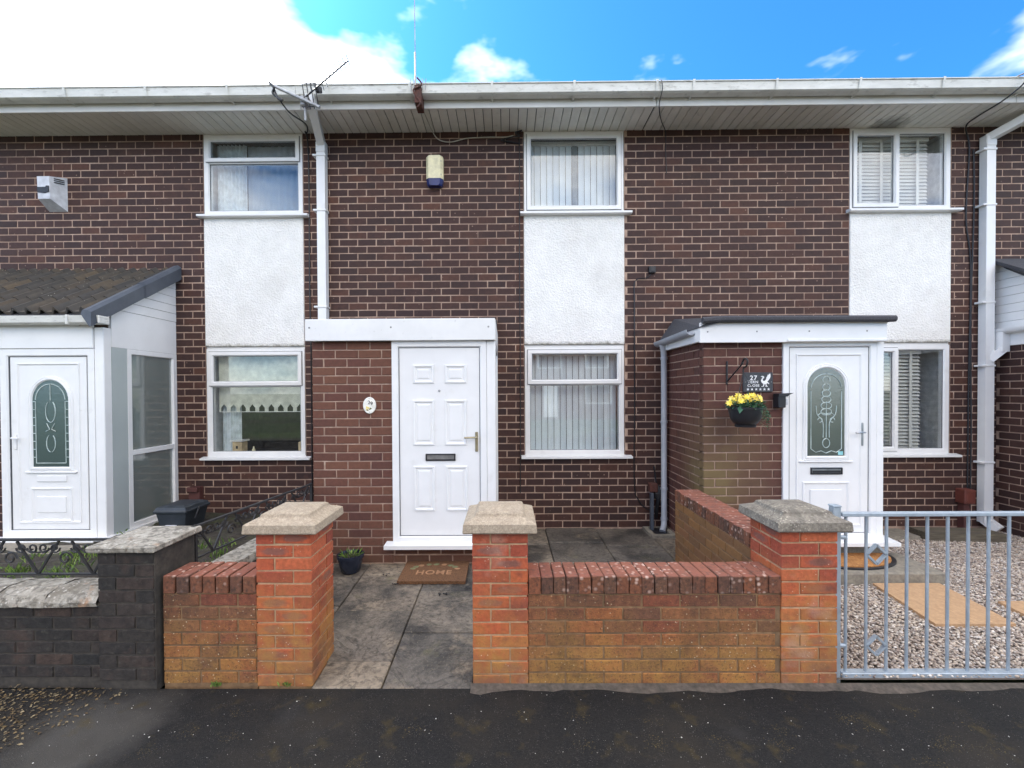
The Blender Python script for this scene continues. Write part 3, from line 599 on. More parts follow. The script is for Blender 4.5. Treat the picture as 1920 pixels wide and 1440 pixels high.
def venetian(label, x0, x1, z0, z1, tilt):
    t = thing('venetian_blind', label, 'blind', ((x0+x1)/2, HW+.15, z0)); n = round((z1-z0-.05)/.043)
    MB().box(x0, x1, HW+.12, HW+.18, z1-.05, z1, .004).build('head_rail', 'slat_white', t)
    proto = None
    for i in range(n):
        z = z0+.02+i*.043
        if proto is None:
            c, s_ = math.cos(R(tilt))*.025, math.sin(R(tilt))*.025
            mb = MB(); mb.add([(x, HW+.15+k*c+j*.0015*math.sin(R(tilt)), z+k*s_-j*.0015) for x in (x0, x1) for k, j in ((-1, -1), (1, -1), (1, 1), (-1, 1))], [(0, 1, 2, 3), (7, 6, 5, 4)]+[(q, (q+1) % 4, 4+(q+1) % 4, 4+q) for q in range(4)])
            proto = mb.build('slat', 'slat_white', t); l0 = proto.location.copy(); zf = z
        else:
            o = proto.copy(); col.objects.link(o); o.location = l0+Vector((0, 0, z-zf))
    for fx in (.16, .42, .62, .86):
        x = x0+(x1-x0)*fx; MB().box(x-.018, x+.018, HW+.118, HW+.1205, z0, z1-.03).build('ladder_tape', 'slat_white', t)
venetian('white slatted blind in the two-part upstairs window above the black felt porch', 4.2, 5.20, 3.95, 4.83, 62)
venetian('cream slatted blind in the ground floor window beside the black felt porch', 4.2, 5.12, 1.0, 2.22, 42)
# scalloped roller blind: solid sheet whose hem is cut into pointed arches
mb = MB(); x0, x1, zt, zh = -3.60, -2.53, 2.24, 1.50; n = 9; p = (x1-x0)/n; yb = HW+.13
poly = [(x0, zt), (x0, zh)]
for i in range(n):
    a = x0+i*p; poly += [(a+p*.2, zh), (a+p*.2, zh+.05), (a+p*.5, zh+.095), (a+p*.8, zh+.05), (a+p*.8, zh)]
poly += [(x1, zh), (x1, zt)]
b_ = thing('roller_blind', 'cream roller blind with a scalloped hem in the ground floor window', 'blind', (-3.06, yb, zh))
mb.prism(poly, yb, yb+.002).build('sheet', 'cream_blind', b_)
MB().box(x0, x1, yb-.002, yb+.005, zh-.004, zh+.004).build('hem_bar', 'slat_white', b_)
MB().tube([(x0, yb, zt+.01), (x1, yb, zt+.01)], .02, 10).build('roller', 'cream_blind', b_)
mb = MB(); x = -3.60; pts = []
for i in range(41): pts.append((-3.60+i*.009, HW+.16+.018*math.sin(i*1.15)))
mb.add([(a, b, 3.94) for a, b in pts]+[(a, b, 4.83) for a, b in pts], [(i, i+1, 42+i, 41+i) for i in range(40)]).build('curtain', 'curtain', label='pale gathered curtain at one side of the upstairs window over the scalloped blind', cat='curtain', smooth=True)
mb = MB(); pts = [(-3.60+i*.007, HW+.2+.014*math.sin(i*1.2)) for i in range(34)]
mb.add([(a, b, 1.0) for a, b in pts]+[(a, b, 2.2) for a, b in pts], [(i, i+1, 35+i, 34+i) for i in range(33)]).build('curtain', 'curtain', label='pale curtain behind the scalloped cream roller blind', cat='curtain', smooth=True)
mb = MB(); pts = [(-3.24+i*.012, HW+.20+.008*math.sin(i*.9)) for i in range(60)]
mb.add([(a, b, 3.94) for a, b in pts]+[(a, b, 4.83) for a, b in pts], [(i, i+1, 61+i, 60+i) for i in range(59)]).build('reflection_screen', 'net', label='pale blue grey reflection sheet standing in for mirrored sky in the upstairs window beside the gathered curtain', cat='net curtain', smooth=True)  # added sheet behind the glass, coloured to imitate reflected sky
t = thing('bird_house', 'small pale bird house ornament on the window ledge below the scalloped blind', 'ornament', (-3.36, HW+.17, .99))
MB().box(-3.43, -3.31, HW+.11, HW+.23, .992, 1.13, .003).build('body', 'birdbox', t)
MB().prism([(-3.45, 1.13), (-3.29, 1.13), (-3.30, 1.145), (-3.44, 1.145)], HW+.09, HW+.25).build('roof', 'slat_white', t)
MB().box(-3.385, -3.36, HW+.107, HW+.112, 1.04, 1.075).build('opening', 'black', t)
MB().box(-2.61, -2.53, HW+.12, HW+.2, .992, 1.12, .004).build('pillar_candle', 'birdbox', label='cream block candle on the window ledge below the scalloped blind', cat='candle')
MB().lathe([(.0, 0), (.018, 0), (.02, .03), (.012, .045), (.006, .07), (0, .075)], (-3.19, HW+.16, .992), 10).build('figurine', 'cream', label='tiny cream bird figurine on the ledge beside the bird house', cat='figurine', smooth=True)

# ------------------------------------------------------------------ porches
def six_panel_door(parent, x0, x1, z0, z1, y):
    leaf = MB().box(x0, x1, y, y+.045, z0, z1, .003).build('door', 'upvc', parent)
    for a, b, c, d in ((-.906, -.702, 1.819, 1.997), (-.598, -.388, 1.819, 1.997), (-.908, -.70, 1.219, 1.657), (-.60, -.39, 1.219, 1.657), (-.905, -.70, .582, 1.017), (-.592, -.382, .582, 1.017)):
        p = MB(); p.rect_ring(a, b, c, d, [(0, y+.002), (.004, y-.012), (.016, y-.012), (.026, y-.001), (.040, y-.001), (.052, y-.007)], False)
        i = .052; p.add([(a+i, y-.007, c+i), (b-i, y-.007, c+i), (b-i, y-.007, d-i), (a+i, y-.007, d-i)], [(0, 1, 2, 3)]); p.build('panel', 'upvc', leaf)
    MB().lathe([(0, 0), (.011, 0), (.011, .006), (0, .008)], (0, 0, 0), 12).build('peephole', 'chrome', leaf)
    o = leaf.children[-1]; o.rotation_euler = (R(90), 0, 0); o.location = (-.651, y+.001, 1.746)
    letterbox(leaf, -.789, -.498, 1.067, 1.137, y, 'chrome')
    handle(leaf, -.293, 1.154, 1.346, 1.295, -.409, y, 'brass')
    return leaf
def letterbox(leaf, a, b, c, d, y, flap):
    lb = MB().rect_ring(a, b, c, d, [(0, y+.003), (.002, y-.012), (.010, y-.013), (.013, y+.003)]).build('letter_box', 'black', leaf)
    MB().box(a+.012, b-.012, y-.008, y+.002, c+.012, d-.012, .003).build('letter_flap', flap, leaf)
def handle(leaf, x, z0, z1, zl, xe, y, mat):
    MB().box(x-.014, x+.014, y-.012, y+.002, z0, z1, .005).build('handle_plate', mat, leaf)
    MB().tube([(x, y-.01, zl), (x, y-.045, zl), (x+(xe-x)*.25, y-.052, zl+.002), (xe, y-.05, zl-.002)], .0085, 8).build('handle', mat, leaf, True)
def arched_door(parent, x0, x1, z0, z1, y, cx, w_, zb, zs, h, glass, low, inner, pattern):
    leaf = MB().box(x0, x1, y, y+.05, z0, z1, .003).build('door', 'upvc', parent)
    MB().rect_ring(x0+.07, x1-.07, z0+.09, z1-.07, [(0, y+.002), (.003, y-.010), (.010, y-.010), (.022, y+.001)]).build('panel_moulding', 'upvc', leaf)
    p = MB(); p.loops([arch(cx, w_+.045-i, zb-.045+i, zs, h+.045-i, yy, 20) for i, yy in ((0, y+.002), (.005, y-.012), (.012, y-.014), (.016, y-.010), (.024, y-.018), (.036, y-.018), (.047, y-.004))], False); p.build('glass_surround', 'upvc', leaf)
    MB().box(cx-w_-.075, cx+w_+.075, y-.02, y+.002, zb-.062, zb-.044, .004).build('glass_sill', 'upvc', leaf)
    g = MB(); a = arch(cx, w_, zb, zs, h, y-.006, 20); b2 = arch(cx, w_, zb, zs, h, y+.001, 20); n = len(a)
    g.add(a+b2, [tuple(range(n))]+[(i, (i+1) % n, n+(i+1) % n, n+i) for i in range(n)]); g.build('glass_panel', glass, leaf)
    for (q0, q1, c0, c1, i0) in low:
        MB().rect_ring(q0, q1, c0, c1, [(0, y+.002), (.003, y-.011), (.012, y-.011), (.026, y+.001)]).build('lower_panel', 'upvc', leaf)
    if inner: a, b, c, d = inner; MB().box(a, b, y-.009, y+.002, c, d, .006).build('lower_field', 'upvc', leaf)
    for pth in pattern:
        MB().tube([(px, y-.008, pz) for px, pz in pth], .0042, 5).build('glass_bead', 'lead', leaf, True)
    return leaf
def frame(parent, x0, x1, z0, z1, y, t=.065):
    MB().rect_ring(x0+t-.002, x1-t+.002, z0+t-.002, z1-t+.002, [(0, y+.03), (0, y+.013), (.006, y+.014), (.006, y+.03)]).build('door_seal', 'gasket', parent)
    return MB().rect_ring(x0, x1, z0, z1, [(0, y+.07), (0, y), (t-.012, y), (t, y+.016), (t, y+.07)]).build('door_frame', 'upvc', parent)

# --- porch of the middle house
YF = 4.23; X0, X1 = -1.885, -.105; cp = .083
P = thing('entrance_porch', 'flat roofed brick porch with a plain white six panel door', 'porch', (-1, 4.7, .07))
wall = MB().box(X0+.006, -1.112, YF+.006, HW, .05, 2.225).box(X0+.006, X0+.1, YF+.05, HW, .05, 2.225).box(-1.112, X1-.01, YF+.006, YF+.12, .05, .232).build('wall', 'mortar', P)
b = Bricks('porch_brick')
b.run('front', YF, lambda k: X0+(.1125 if k % 2 else 0), lambda k: -1.109, .07, 26, cp, d=.1025, phase=lambda k: X0, zmax=2.225, corner=X0)
b.run('left', X0, lambda k: YF+(0 if k % 2 else .1125), lambda k: HW, .07, 26, cp, d=.1025, phase=lambda k: YF, zmax=2.225, corner=YF)
b.run('front', YF+.004, -1.109, X1-.012, .07, 2, .081, d=.08, phase=X0)
b.finish(wall, 300)
MB().box(X0+.1, X1-.02, YF+.13, HW, .05, .27).build('porch_floor', 'concrete', P)
frame(P, -1.107, -.195, .275, 2.228, 4.208)
MB().box(-.194, -.106, 4.212, 4.30, .275, 2.228, .006).build('corner_post', 'upvc', P)
six_panel_door(P, -1.038, -.258, .315, 2.185, 4.226)
MB().prism([(4.11, .278), (4.11, .243), (4.13, .236), (4.30, .236), (4.30, .292)], -1.172, -.095, 'x').build('door_sill', 'upvc', P)
MB().box(-1.04, -.26, 4.213, 4.226, .30, .322, .003).build('weather_bar', 'upvc', P)
sw = MB().xrect_ring(4.302, HW-.005, .275, 2.225, [(0, -.17), (0, -.108), (.055, -.108), (.06, -.12), (.06, -.17)]).build('side_window', 'upvc', P)
MB().box(-.14, -.134, 4.35, 5.27, .33, 2.17).build('pane', 'glass', sw)
fa = MB().box(-1.922, -.108, 4.165, 4.19, 2.226, 2.434, .004).build('fascia', 'upvc_old', P)
for sx_ in (-1.88, -1.1, -.17):
    MB().box(sx_-.008, sx_+.008, 4.161, 4.166, 2.345, 2.361, .003).build('screw_cap', 'screw', fa)
MB().prism([(4.19, 2.226), (HW, 2.226), (HW, 2.425), (4.19, 2.425)], -.125, -.104, 'x').build('side_fascia', 'upvc_old', P)
MB().prism([(4.17, 2.40), (HW+.003, 2.40), (HW+.003, 2.60), (4.17, 2.426)], -1.91, -.112, 'x').build('roof', 'felt', P)
MB().prism([(-1.88, 4.22), (-.12, 4.22), (-.12, HW), (-1.88, HW)], 2.232, 2.24, 'z').build('ceiling', 'upvc_old', P)

# --- porch with the black felt roof
YF = 4.29; X0, X1 = 1.925, 3.665; cp = .085
P = thing('entrance_porch', 'brick porch with black felt roof edge, grey gutter and arched glass door', 'porch', (2.8, 4.8, .05))
wall = MB().box(X0+.006, 2.695, YF+.006, YF+.1, -.03, 2.225).box(X0+.006, X0+.1, YF+.05, HW, -.03, 2.225).box(2.695, X1-.02, YF+.02, YF+.12, -.03, .24).build('wall', 'mortar', P)
b = Bricks('porch_brick_damp')
b.run('front', YF, lambda k: X0+(.1125 if k % 2 else 0), lambda k: 2.69, .02, 26, cp, d=.1025, phase=lambda k: X0, zmax=2.22, corner=X0)
b.run('left', X0, lambda k: YF+(0 if k % 2 else .1125), lambda k: HW, .02, 26, cp, d=.1025, phase=lambda k: YF, zmax=2.22, corner=YF)
b.finish(wall, 300)
frame(P, 2.688, 3.588, .27, 2.215, 4.268)
MB().box(3.589, 3.664, 4.272, 4.36, .27, 2.215, .006).build('corner_post', 'upvc', P)
MB().box(3.60, 3.66, 4.36, HW, .05, 2.215).build('side_panel', 'upvc', P)
cx, w_ = 3.108, .18
pat = []
for k in range(5):      # plume of curls
    for sgn in (-1, 1):
        zc = 1.78-.06*k; pat.append([(cx+sgn*(.012+.035*math.sin(a_))*(1.1 if k > 2 else .75+.1*k), zc+.03*math.cos(a_)-.02) for a_ in np.linspace(0, 3.6, 9)])
pat += [[(cx+.035*math.sin(a_), 1.83+.035*math.cos(a_)) for a_ in np.linspace(-2, 2, 9)]]
for sgn in (-1, 1):
    pat.append(smooth_path([(cx+sgn*.098, 1.0, 1.58)[::2] and (cx+sgn*.098, 0, 1.58), (cx+sgn*.09, 0, 1.50), (cx+sgn*.05, 0, 1.45), (cx+sgn*.03, 0, 1.40), (cx+sgn*.03, 0, 1.27)], 4)); pat[-1] = [(q.x, q.z) for q in pat[-1]]
    pat.append([(cx+sgn*(.06+.022*math.cos(a_)), 1.44+.022*math.sin(a_)) for a_ in np.linspace(0, 5, 9)])
    pat.append([(cx+sgn*.035*math.sin(a_), 1.215-.045*math.cos(a_)) for a_ in np.linspace(0, 3.1, 8)])
    pat.append([(cx+sgn*.148, 1.72), (cx+sgn*.148, 1.16), (cx+sgn*.10, 1.125), (cx+sgn*.05, 1.14), (cx, 1.118)])
    pat.append([(cx+sgn*.148*math.cos(a_), 1.74+.15*math.sin(a_)) for a_ in np.linspace(.1, 1.5, 8)])
pat += [[(cx, 1.62), (cx, 1.27)], [(cx-.085, 1.485), (cx-.05, 1.51), (cx, 1.50), (cx+.05, 1.51), (cx+.085, 1.485)]]
D = arched_door(P, 2.75, 3.524, .315, 2.153, 4.284, cx, w_, 1.09, 1.771, .176, 'glass_grey', [(2.883, 3.337, .42, .836, 0)], (2.955, 3.266, .5, .762), pat)
letterbox(D, 2.96, 3.27, .908, .977, 4.284, 'chrome'); 
MB().box(2.978, 3.252, 4.2745, 4.2755, .925, .948).build('letter_slot', 'black', D)
handle(D, 3.457, 1.186, 1.413, 1.32, 3.365, 4.284, 'chrome')
MB().box(3.225, 3.272, 4.2762, 4.277, 1.10, 1.135).build('glass_sticker', mk('blue sticker', [srgb(120, 190, 196), srgb(170, 214, 216)], .5), D)
MB().prism([(4.13, .285), (4.13, .252), (4.15, .245), (4.33, .245), (4.33, .30)], 2.64, 3.71, 'x').build('door_sill', 'upvc', P)
MB().box(2.69, 3.66, 4.30, HW, .0, .25).build('porch_floor', 'concrete', P)
fa = MB().box(1.858, 3.642, 4.215, 4.24, 2.192, 2.385, .004).build('fascia', 'upvc', P)
for sx_ in (1.93, 2.4, 2.9, 3.45): MB().box(sx_-.007, sx_+.007, 4.211, 4.216, 2.29, 2.304, .003).build('screw_cap', 'screw', fa)
MB().box(2.69, 3.63, 4.2, 4.262, 2.196, 2.222, .005).build('drip_trim', 'upvc', P)
MB().box(1.862, 1.884, 4.241, HW-.002, 2.205, 2.345, .004).build('side_fascia', 'upvc', P)
MB().prism([(1.9, 4.26), (3.62, 4.26), (3.62, HW), (1.9, HW)], 2.21, 2.225, 'z').build('ceiling', 'upvc', P)
rf = MB(); rf.add([(2.03, 4.17, 2.428), (3.68, 4.17, 2.428), (3.68, HW+.003, 2.60), (2.03, HW+.003, 2.60), (1.855, 4.20, 2.345), (1.855, HW+.003, 2.345),
    (2.03, 4.17, 2.38), (3.68, 4.17, 2.38), (3.68, HW+.003, 2.40), (1.855, 4.20, 2.335), (1.855, HW+.003, 2.335)],
    [(0, 1, 2, 3), (4, 0, 3, 5), (0, 1, 7, 6), (1, 2, 8, 7), (4, 0, 6, 9), (4, 5, 10, 9)]); rf.build('roof', 'felt', P, recalc=False)
MB().tube([(1.865, 4.18, 2.40), (2.05, 4.175, 2.412), (3.68, 4.175, 2.405)], .032, 8).build('felt_roll', 'felt', P, True)
g = []
for an in np.linspace(0, math.pi, 9): g.append((1.825-.05*math.cos(an), 2.335-.055*math.sin(an)))
for an in np.linspace(math.pi, 0, 9): g.append((1.825-.044*math.cos(an), 2.335-.048*math.sin(an)))
gt = MB(); n = len(g); lo = -.02
gt.loops([[(x, y, z+dz) for x, z in g] for y, dz in ((4.34, .0), (HW-.02, lo))], False); gt.add([(x, 4.34, z) for x, z in g], [tuple(range(n))]); gt.build('gutter', 'grey_pipe', P, True)
MB().tube([(1.83, 5.16, 2.30), (1.85, 5.17, 2.22), (1.862, 5.19, 2.14), (1.862, 5.19, .22), (1.85, 5.16, .15), (1.81, 5.10, .09)], [.04, .036, .034, .034, .034, .036], 14).build('downpipe', 'grey_pipe', P, True)
dp = P.children[-1]
for z in (2.1, 1.35, .56, .2): MB().lathe([(.036, 0), (.041, .002), (.041, .028), (.036, .03)], (1.862, 5.19, z), 14).build('collar', 'grey_pipe', dp, True)

# --- tiled porch
YF = 4.37; XR = -4.03
P = thing('entrance_porch', 'white framed porch with ribbed brown tiled roof and green arched door glass', 'porch', (-5, 4.8, .2))
wall = MB().box(-6.6, -5.082, YF+.006, YF+.1, .1, 2.2).box(-6.6, XR-.02, YF+.04, HW-.01, .1, .27).build('wall', 'mortar', P)
b = Bricks('dark_porch_brick'); b.run('front', YF, -6.6, -5.078, .1, 25, .086, d=.09, zmax=2.19); b.finish(wall, 300)
frame(P, -5.075, -4.125, .29, 2.187, 4.346, .075)
MB().box(-4.124, XR+.001, 4.35, 4.44, .27, 2.40, .006).build('corner_post', 'upvc', P)
cx, w_ = -4.582, .183
pat = []
for sgn in (-1, 1):
    pat.append([(cx+sgn*.05*math.sin(a_), 1.56+.11*math.cos(a_)*-1) for a_ in np.linspace(0, 2.6, 8)])
    pat.append([(cx+sgn*.04, 1.44), (cx+sgn*.01, 1.38), (cx+sgn*.05, 1.36)]); pat.append([(cx+sgn*.045*math.sin(a_), 1.24-.09*math.cos(a_)) for a_ in np.linspace(.2, 2.6, 7)])
    pat.append([(cx+sgn*.15, 1.66), (cx+sgn*.15, 1.04)]); pat.append([(cx+sgn*.15*math.cos(a_), 1.67+.165*math.sin(a_)) for a_ in np.linspace(.05, 1.5, 9)])
    for zz in np.arange(1.1, 1.7, .08): pat.append([(cx+sgn*.15, zz), (cx+sgn*.18, zz)])
pat += [[(cx-.15, 1.04), (cx+.15, 1.04)], [(cx, 1.84), (cx, 1.67)]]
D = arched_door(P, -4.992, -4.218, .345, 2.115, 4.365, cx, w_, 1.002, 1.67, .203, 'glass_green', [(-4.80, -4.38, .45, .79, 0)], (-4.735, -4.44, .54, .705), pat)
MB().box(-4.735, -4.43, 4.353, 4.367, .85, .916, .008).build('letter_plate', 'upvc', D)
handle(D, -4.945, 1.18, 1.33, 1.297, -4.87, 4.365, 'upvc')
MB().prism([(4.25, .285), (4.25, .24), (4.27, .235), (4.42, .235), (4.42, .30)], -5.15, -3.98, 'x').build('door_sill', 'upvc', P)
MB().box(-6.5, -4.126, 4.335, 4.36, 2.19, 2.43, .004).build('fascia', 'upvc', P)
MB().box(XR-.03, XR, 4.441, 4.62, .27, 2.21).build('side_panel', 'side_panel', P)
sw = MB().xrect_ring(4.622, HW-.006, .285, 2.21, [(0, XR-.05), (0, XR+.004), (.05, XR+.004), (.058, XR-.008), (.058, XR-.05)])
sw.box(XR-.045, XR+.002, 4.66, 5.28, 1.07, 1.125, .004); sw = sw.build('side_window', 'upvc', P)
for c, d in ((.34, 1.074), (1.12, 2.155)): MB().box(XR-.03, XR-.024, 4.675, 5.262, c, d).build('pane', 'glass_frost', sw)
MB().prism([(4.25, .29), (4.25, .255), (HW, .255), (HW, .29)], XR-.04, XR+.05, 'x').build('side_sill', 'upvc', P)
sl = (3.22-2.50)/(HW-4.2)
zr = lambda y: 2.50+(y-4.2)*sl
MB().prism([(4.441, 2.212), (HW-.003, 2.212), (HW-.003, 2.60), (4.50, 2.60), (4.441, zr(4.441)-.06)], XR-.03, XR, 'x').build('gable_panel', 'upvc', P)
z = 2.604
while z < 3.1:
    ya, yb2 = 4.2+(z+.06-2.50)/sl, 4.2+(z+.1+.06-2.50)/sl
    if ya < HW-.02: MB().prism([(min(ya, HW-.01), z), (HW-.003, z), (HW-.003, z+.095), (min(yb2, HW-.008), z+.095)], XR-.03, XR+.003, 'x').build('cladding_board', 'upvc', P)
    z += .1
# tiles: each one a plate with two rolls
nt_ = 10; tw = .268; rl = math.sqrt(1+sl*sl); exposed = .30
tm = MB(); nx = 17; xs = np.linspace(0, tw+.02, nx); prof = lambda x: .05*max(0., math.sin(2*math.pi*(x/(tw/2))-.6))
for y_, th in ((0, .0), (.38, .0)):
    tm.v += [(x, y_, prof(x)) for x in xs]; 
for y_ in (0, .38): tm.v += [(x, y_, prof(x)-.028) for x in xs]
tm.f += [(i, i+1, nx+i+1, nx+i) for i in range(nx-1)]+[(2*nx+i, 2*nx+i+1, i+1, i) for i in range(nx-1)]+[(2*nx+i, 3*nx+i, 3*nx+i+1, 2*nx+i+1) for i in range(nx-1)]
tme = tm.mesh('tile', True, False); tme.materials.append(M['tile'])
roof = MB().prism([(4.22, zr(4.22)-.05), (HW, zr(HW)-.05), (HW, zr(HW)-.02), (4.22, zr(4.22)-.02)], -6.6, XR-.01, 'x').build('roof', 'felt', P)
ang = math.atan(sl); yy = 4.235; row = 0
while yy < HW-.03:
    for c in range(nt_):
        o = bpy.data.objects.new('tile', tme); x = -4.03-tw*(c+1)
        last = yy+.38*math.cos(ang) > HW-.01
        o.location = (x, yy, zr(yy)+.012+random.uniform(-.002, .002)); o.rotation_euler = (ang-R(3.0), 0, R(random.uniform(-.4, .4)))
        if last: o.scale = (1, max(.1, (HW-.004-yy)/math.cos(ang)/.38), 1)
        attach(o, roof)
    yy += exposed*math.cos(ang); row += 1
for a, c in ((4.15, 4.80), (4.78, HW-.002)):
    lift = .006 if a > 4.3 else 0
    v = MB(); v.loops([[(XR-.03, y, zr(y)+.03+lift), (XR-.015, y, zr(y)+.065+lift), (XR+.035, y, zr(y)+.07+lift), (XR+.07+lift, y, zr(y)+.045), (XR+.07+lift, y, zr(y)-.09-lift), (XR+.05, y, zr(y)-.09)] for y in (a, c)], False)
    v.add([(XR-.03, a, zr(a)+.03), (XR-.015, a, zr(a)+.065), (XR+.035, a, zr(a)+.07), (XR+.07, a, zr(a)+.045), (XR+.07, a, zr(a)-.09), (XR+.05, a, zr(a)-.09)], [(0, 1, 2, 3, 4, 5)]); v.build('verge_cap', 'verge_cap', P)
g = [(4.325, 2.50), (4.32, 2.43), (4.29, 2.415), (4.24, 2.415), (4.215, 2.43), (4.205, 2.495), (4.215, 2.497), (4.23, 2.44), (4.25, 2.425), (4.29, 2.425), (4.31, 2.44), (4.315, 2.50)]
gt = MB().prism(g, -6.5, -3.945, 'x').build('gutter', 'gutter', P)
MB().box(-3.955, -3.935, 4.204, 4.325, 2.415, 2.495, .01).build('stop_end', 'gutter', gt)
for k in (-4.25, -5.3): MB().box(k-.012, k+.012, 4.198, 4.33, 2.408, 2.50, .004).build('bracket', 'gutter', gt)

# --- porch at the far end of the gravel garden
P = thing('entrance_porch', 'brick porch with white clad gable and loose black felt beside the white downpipe', 'porch', (6.6, 4.7, .05))
wall = MB().box(5.908, 6.05, 3.9, HW-.002, -.03, 2.25).box(5.95, 7.2, 3.906, 4.0, -.03, 2.25).build('wall', 'mortar', P)
b = Bricks('dark_porch_brick'); b.run('left', 5.902, 3.9, HW, .02, 26, .086, d=.09, zmax=2.24); b.run('front', 3.9, 6.0, 7.2, .02, 26, .086, d=.09, zmax=2.24); b.finish(wall, 300)
MB().box(5.886, 5.91, 3.88, HW-.004, 2.242, 2.42, .004).build('fascia', 'upvc', P)
z = 2.43
while z < 3.15:
    ye = HW-(3.26-z-.1)/.62
    MB().prism([(max(3.9, ye-.16), z), (HW-.003, z), (HW-.003, z+.096), (max(3.9, ye), z+.096)], 5.885, 5.93, 'x').build('cladding_board', 'upvc', P); z += .1
MB().prism([(HW+.002, 3.30), (HW+.002, 3.26), (4.0, 2.44), (4.0, 2.50)], 5.80, 7.2, 'x').build('roof', 'felt', P)
fl = MB(); fl.add([(5.80, HW-.02, 3.27), (5.79, 4.9, 3.01), (5.74, 4.7, 2.80), (5.86, 4.62, 2.72), (5.90, 5.0, 2.99), (5.93, HW-.02, 3.2), (5.76, 5.1, 3.12)], [(0, 6, 4, 5), (6, 1, 4), (1, 2, 3, 4)]); fl.build('felt_flap', 'felt', P, recalc=False)
g = []
for an in np.linspace(0, math.pi, 9): g.append((5.835-.05*math.cos(an), 2.44-.055*math.sin(an)))
for an in np.linspace(math.pi, 0, 9): g.append((5.835-.044*math.cos(an), 2.44-.048*math.sin(an)))
MB().loops([[(x, y, z) for x, z in g] for y in (3.9, HW-.03)], False).build('gutter', 'upvc', P, True)
MB().bar((5.84, 5.20, 2.40), (5.84, 5.20, 2.17), .085, .085, (0, 1, 0)).bar((5.84, 5.20, 2.20), (5.74, 5.255, 2.08), .08, .08).build('downpipe', 'upvc', P)

# ------------------------------------------------------------------ front walls
YW = 2.56; CW = .077
def pillar(parent, x, y, z0, n, mat, mort, cap):
    a = .3275; p = MB().box(x+.006, x+a-.006, y+.006, y+a-.006, z0-.05, z0+n*CW).build('pillar', mort, parent)
    b = Bricks(mat); b.pillar(x, y, z0, n, CW); b.finish(p, 300)
    zt = z0+n*CW; o = .052; x0, x1, y0, y1 = x-o, x+a+o, y-o, y+a+o
    c = MB(); lp = lambda i, z: [(x0+i, y0+i, z), (x1-i, y0+i, z), (x1-i, y1-i, z), (x0+i, y1-i, z)]
    L_ = [lp(.035, zt-.004), lp(.006, zt-.002), lp(0, zt+.006), lp(.004, zt+.052), lp(.016, zt+.060), lp(.062, zt+.078), lp(.068, zt+.084), lp(.074, zt+.098), lp(.086, zt+.104), lp(.19, zt+.118)]
    c.loops(L_, False); c.add(L_[-1], [(0, 1, 2, 3)]); c.add(L_[0], [(3, 2, 1, 0)])
    co = c.build('pillar_cap', cap, p)
    return p
def copings(part, axis, u0, u1, plane, z, depth=.225, mat='coping_brick', pitch=.0745, jitter=.004):
    n = max(1, round((u1-u0)/pitch)); p = (u1-u0)/n
    for i in range(n):
        u = u0+(i+.5)*p; key = ('cop', mat, i % 5)
        if key not in BM:
            r = random.Random(i); mb = MB().box(-.0345, .0345, -depth/2, depth/2, -.052, .052, .004); mb.v = [(a+r.uniform(-.0012, .0012), b_+r.uniform(-.002, .002), c+r.uniform(-.0015, .0015)) for a, b_, c in mb.v]
            me = mb.mesh('coping_brick'); me.materials.append(M[mat]); BM[key] = me
        o = bpy.data.objects.new('coping_brick', BM[key]); j = random.uniform(-jitter, jitter)
        o.location = (u, plane+depth/2+j, z+.052+random.uniform(-.001, .001)) if axis == 'x' else (plane+depth/2+j, u, z+.052+random.uniform(-.001, .001))
        o.rotation_euler = (0, random.uniform(-.005, .005), (0 if axis == 'x' else math.pi/2)+random.uniform(-.012, .012)); attach(o, part)
def front_panel(parent, x0, x1, y, z0, n, mat, mort):
    p = MB().box(x0, x1, y+.006, y+.209, z0-.05, z0+n*CW+.006).build('wall_panel', mort, parent)
    b = Bricks(mat); b.run('front', y, x0, x1, z0, n, CW, d=.1, phase=x0-.006); b.finish(p, 300)
    b = Bricks(mat); b.run('back', y+.215, x0, x1, z0, n, CW, d=.1, phase=.04); b.finish(p, 0)
    return p
W = thing('brick_garden_wall', 'short orange brick garden wall ending in one pillar beside the sooty wall', 'garden wall', (-1.6, 2.7, 0))
pillar(W, -1.486, YW, -.012, 12, 'pillar_brick', 'garden_mortar', 'concrete_cap')
p = front_panel(W, -2.045, -1.488, YW+.004, .005, 7, 'garden_brick', 'garden_mortar_dark'); copings(p, 'x', -2.045, -1.488, YW-.004, .548)
W = thing('brick_garden_wall', 'long orange brick garden wall with two capped pillars and a side wall returning to the porch', 'garden wall', (.9, 2.8, 0))
pillar(W, -.208, YW, -.012, 12, 'pillar_brick', 'garden_mortar', 'concrete_cap')
pillar(W, 1.603, YW, -.008, 12, 'pillar_brick', 'garden_mortar', 'concrete_cap_grey')
p = front_panel(W, .121, 1.602, YW+.004, -.005, 7, 'garden_brick', 'garden_mortar_dark'); copings(p, 'x', .121, 1.602, YW-.004, .54)
sp = MB().box(1.650, 1.865, 2.88, 4.285, -.05, .66).build('side_wall', 'garden_mortar_dark', W)
b = Bricks('side_brick'); b.run('left', 1.644, 2.889, 4.285, -.01, 9, .0745, d=.1, phase=.03); b.finish(sp, 300)
b = Bricks('side_brick'); b.run('right', 1.871, 2.889, 4.285, -.01, 9, .0745, d=.1, phase=.03); b.finish(sp, 0)
copings(sp, 'y', 2.89, 4.285, 1.642, .662)

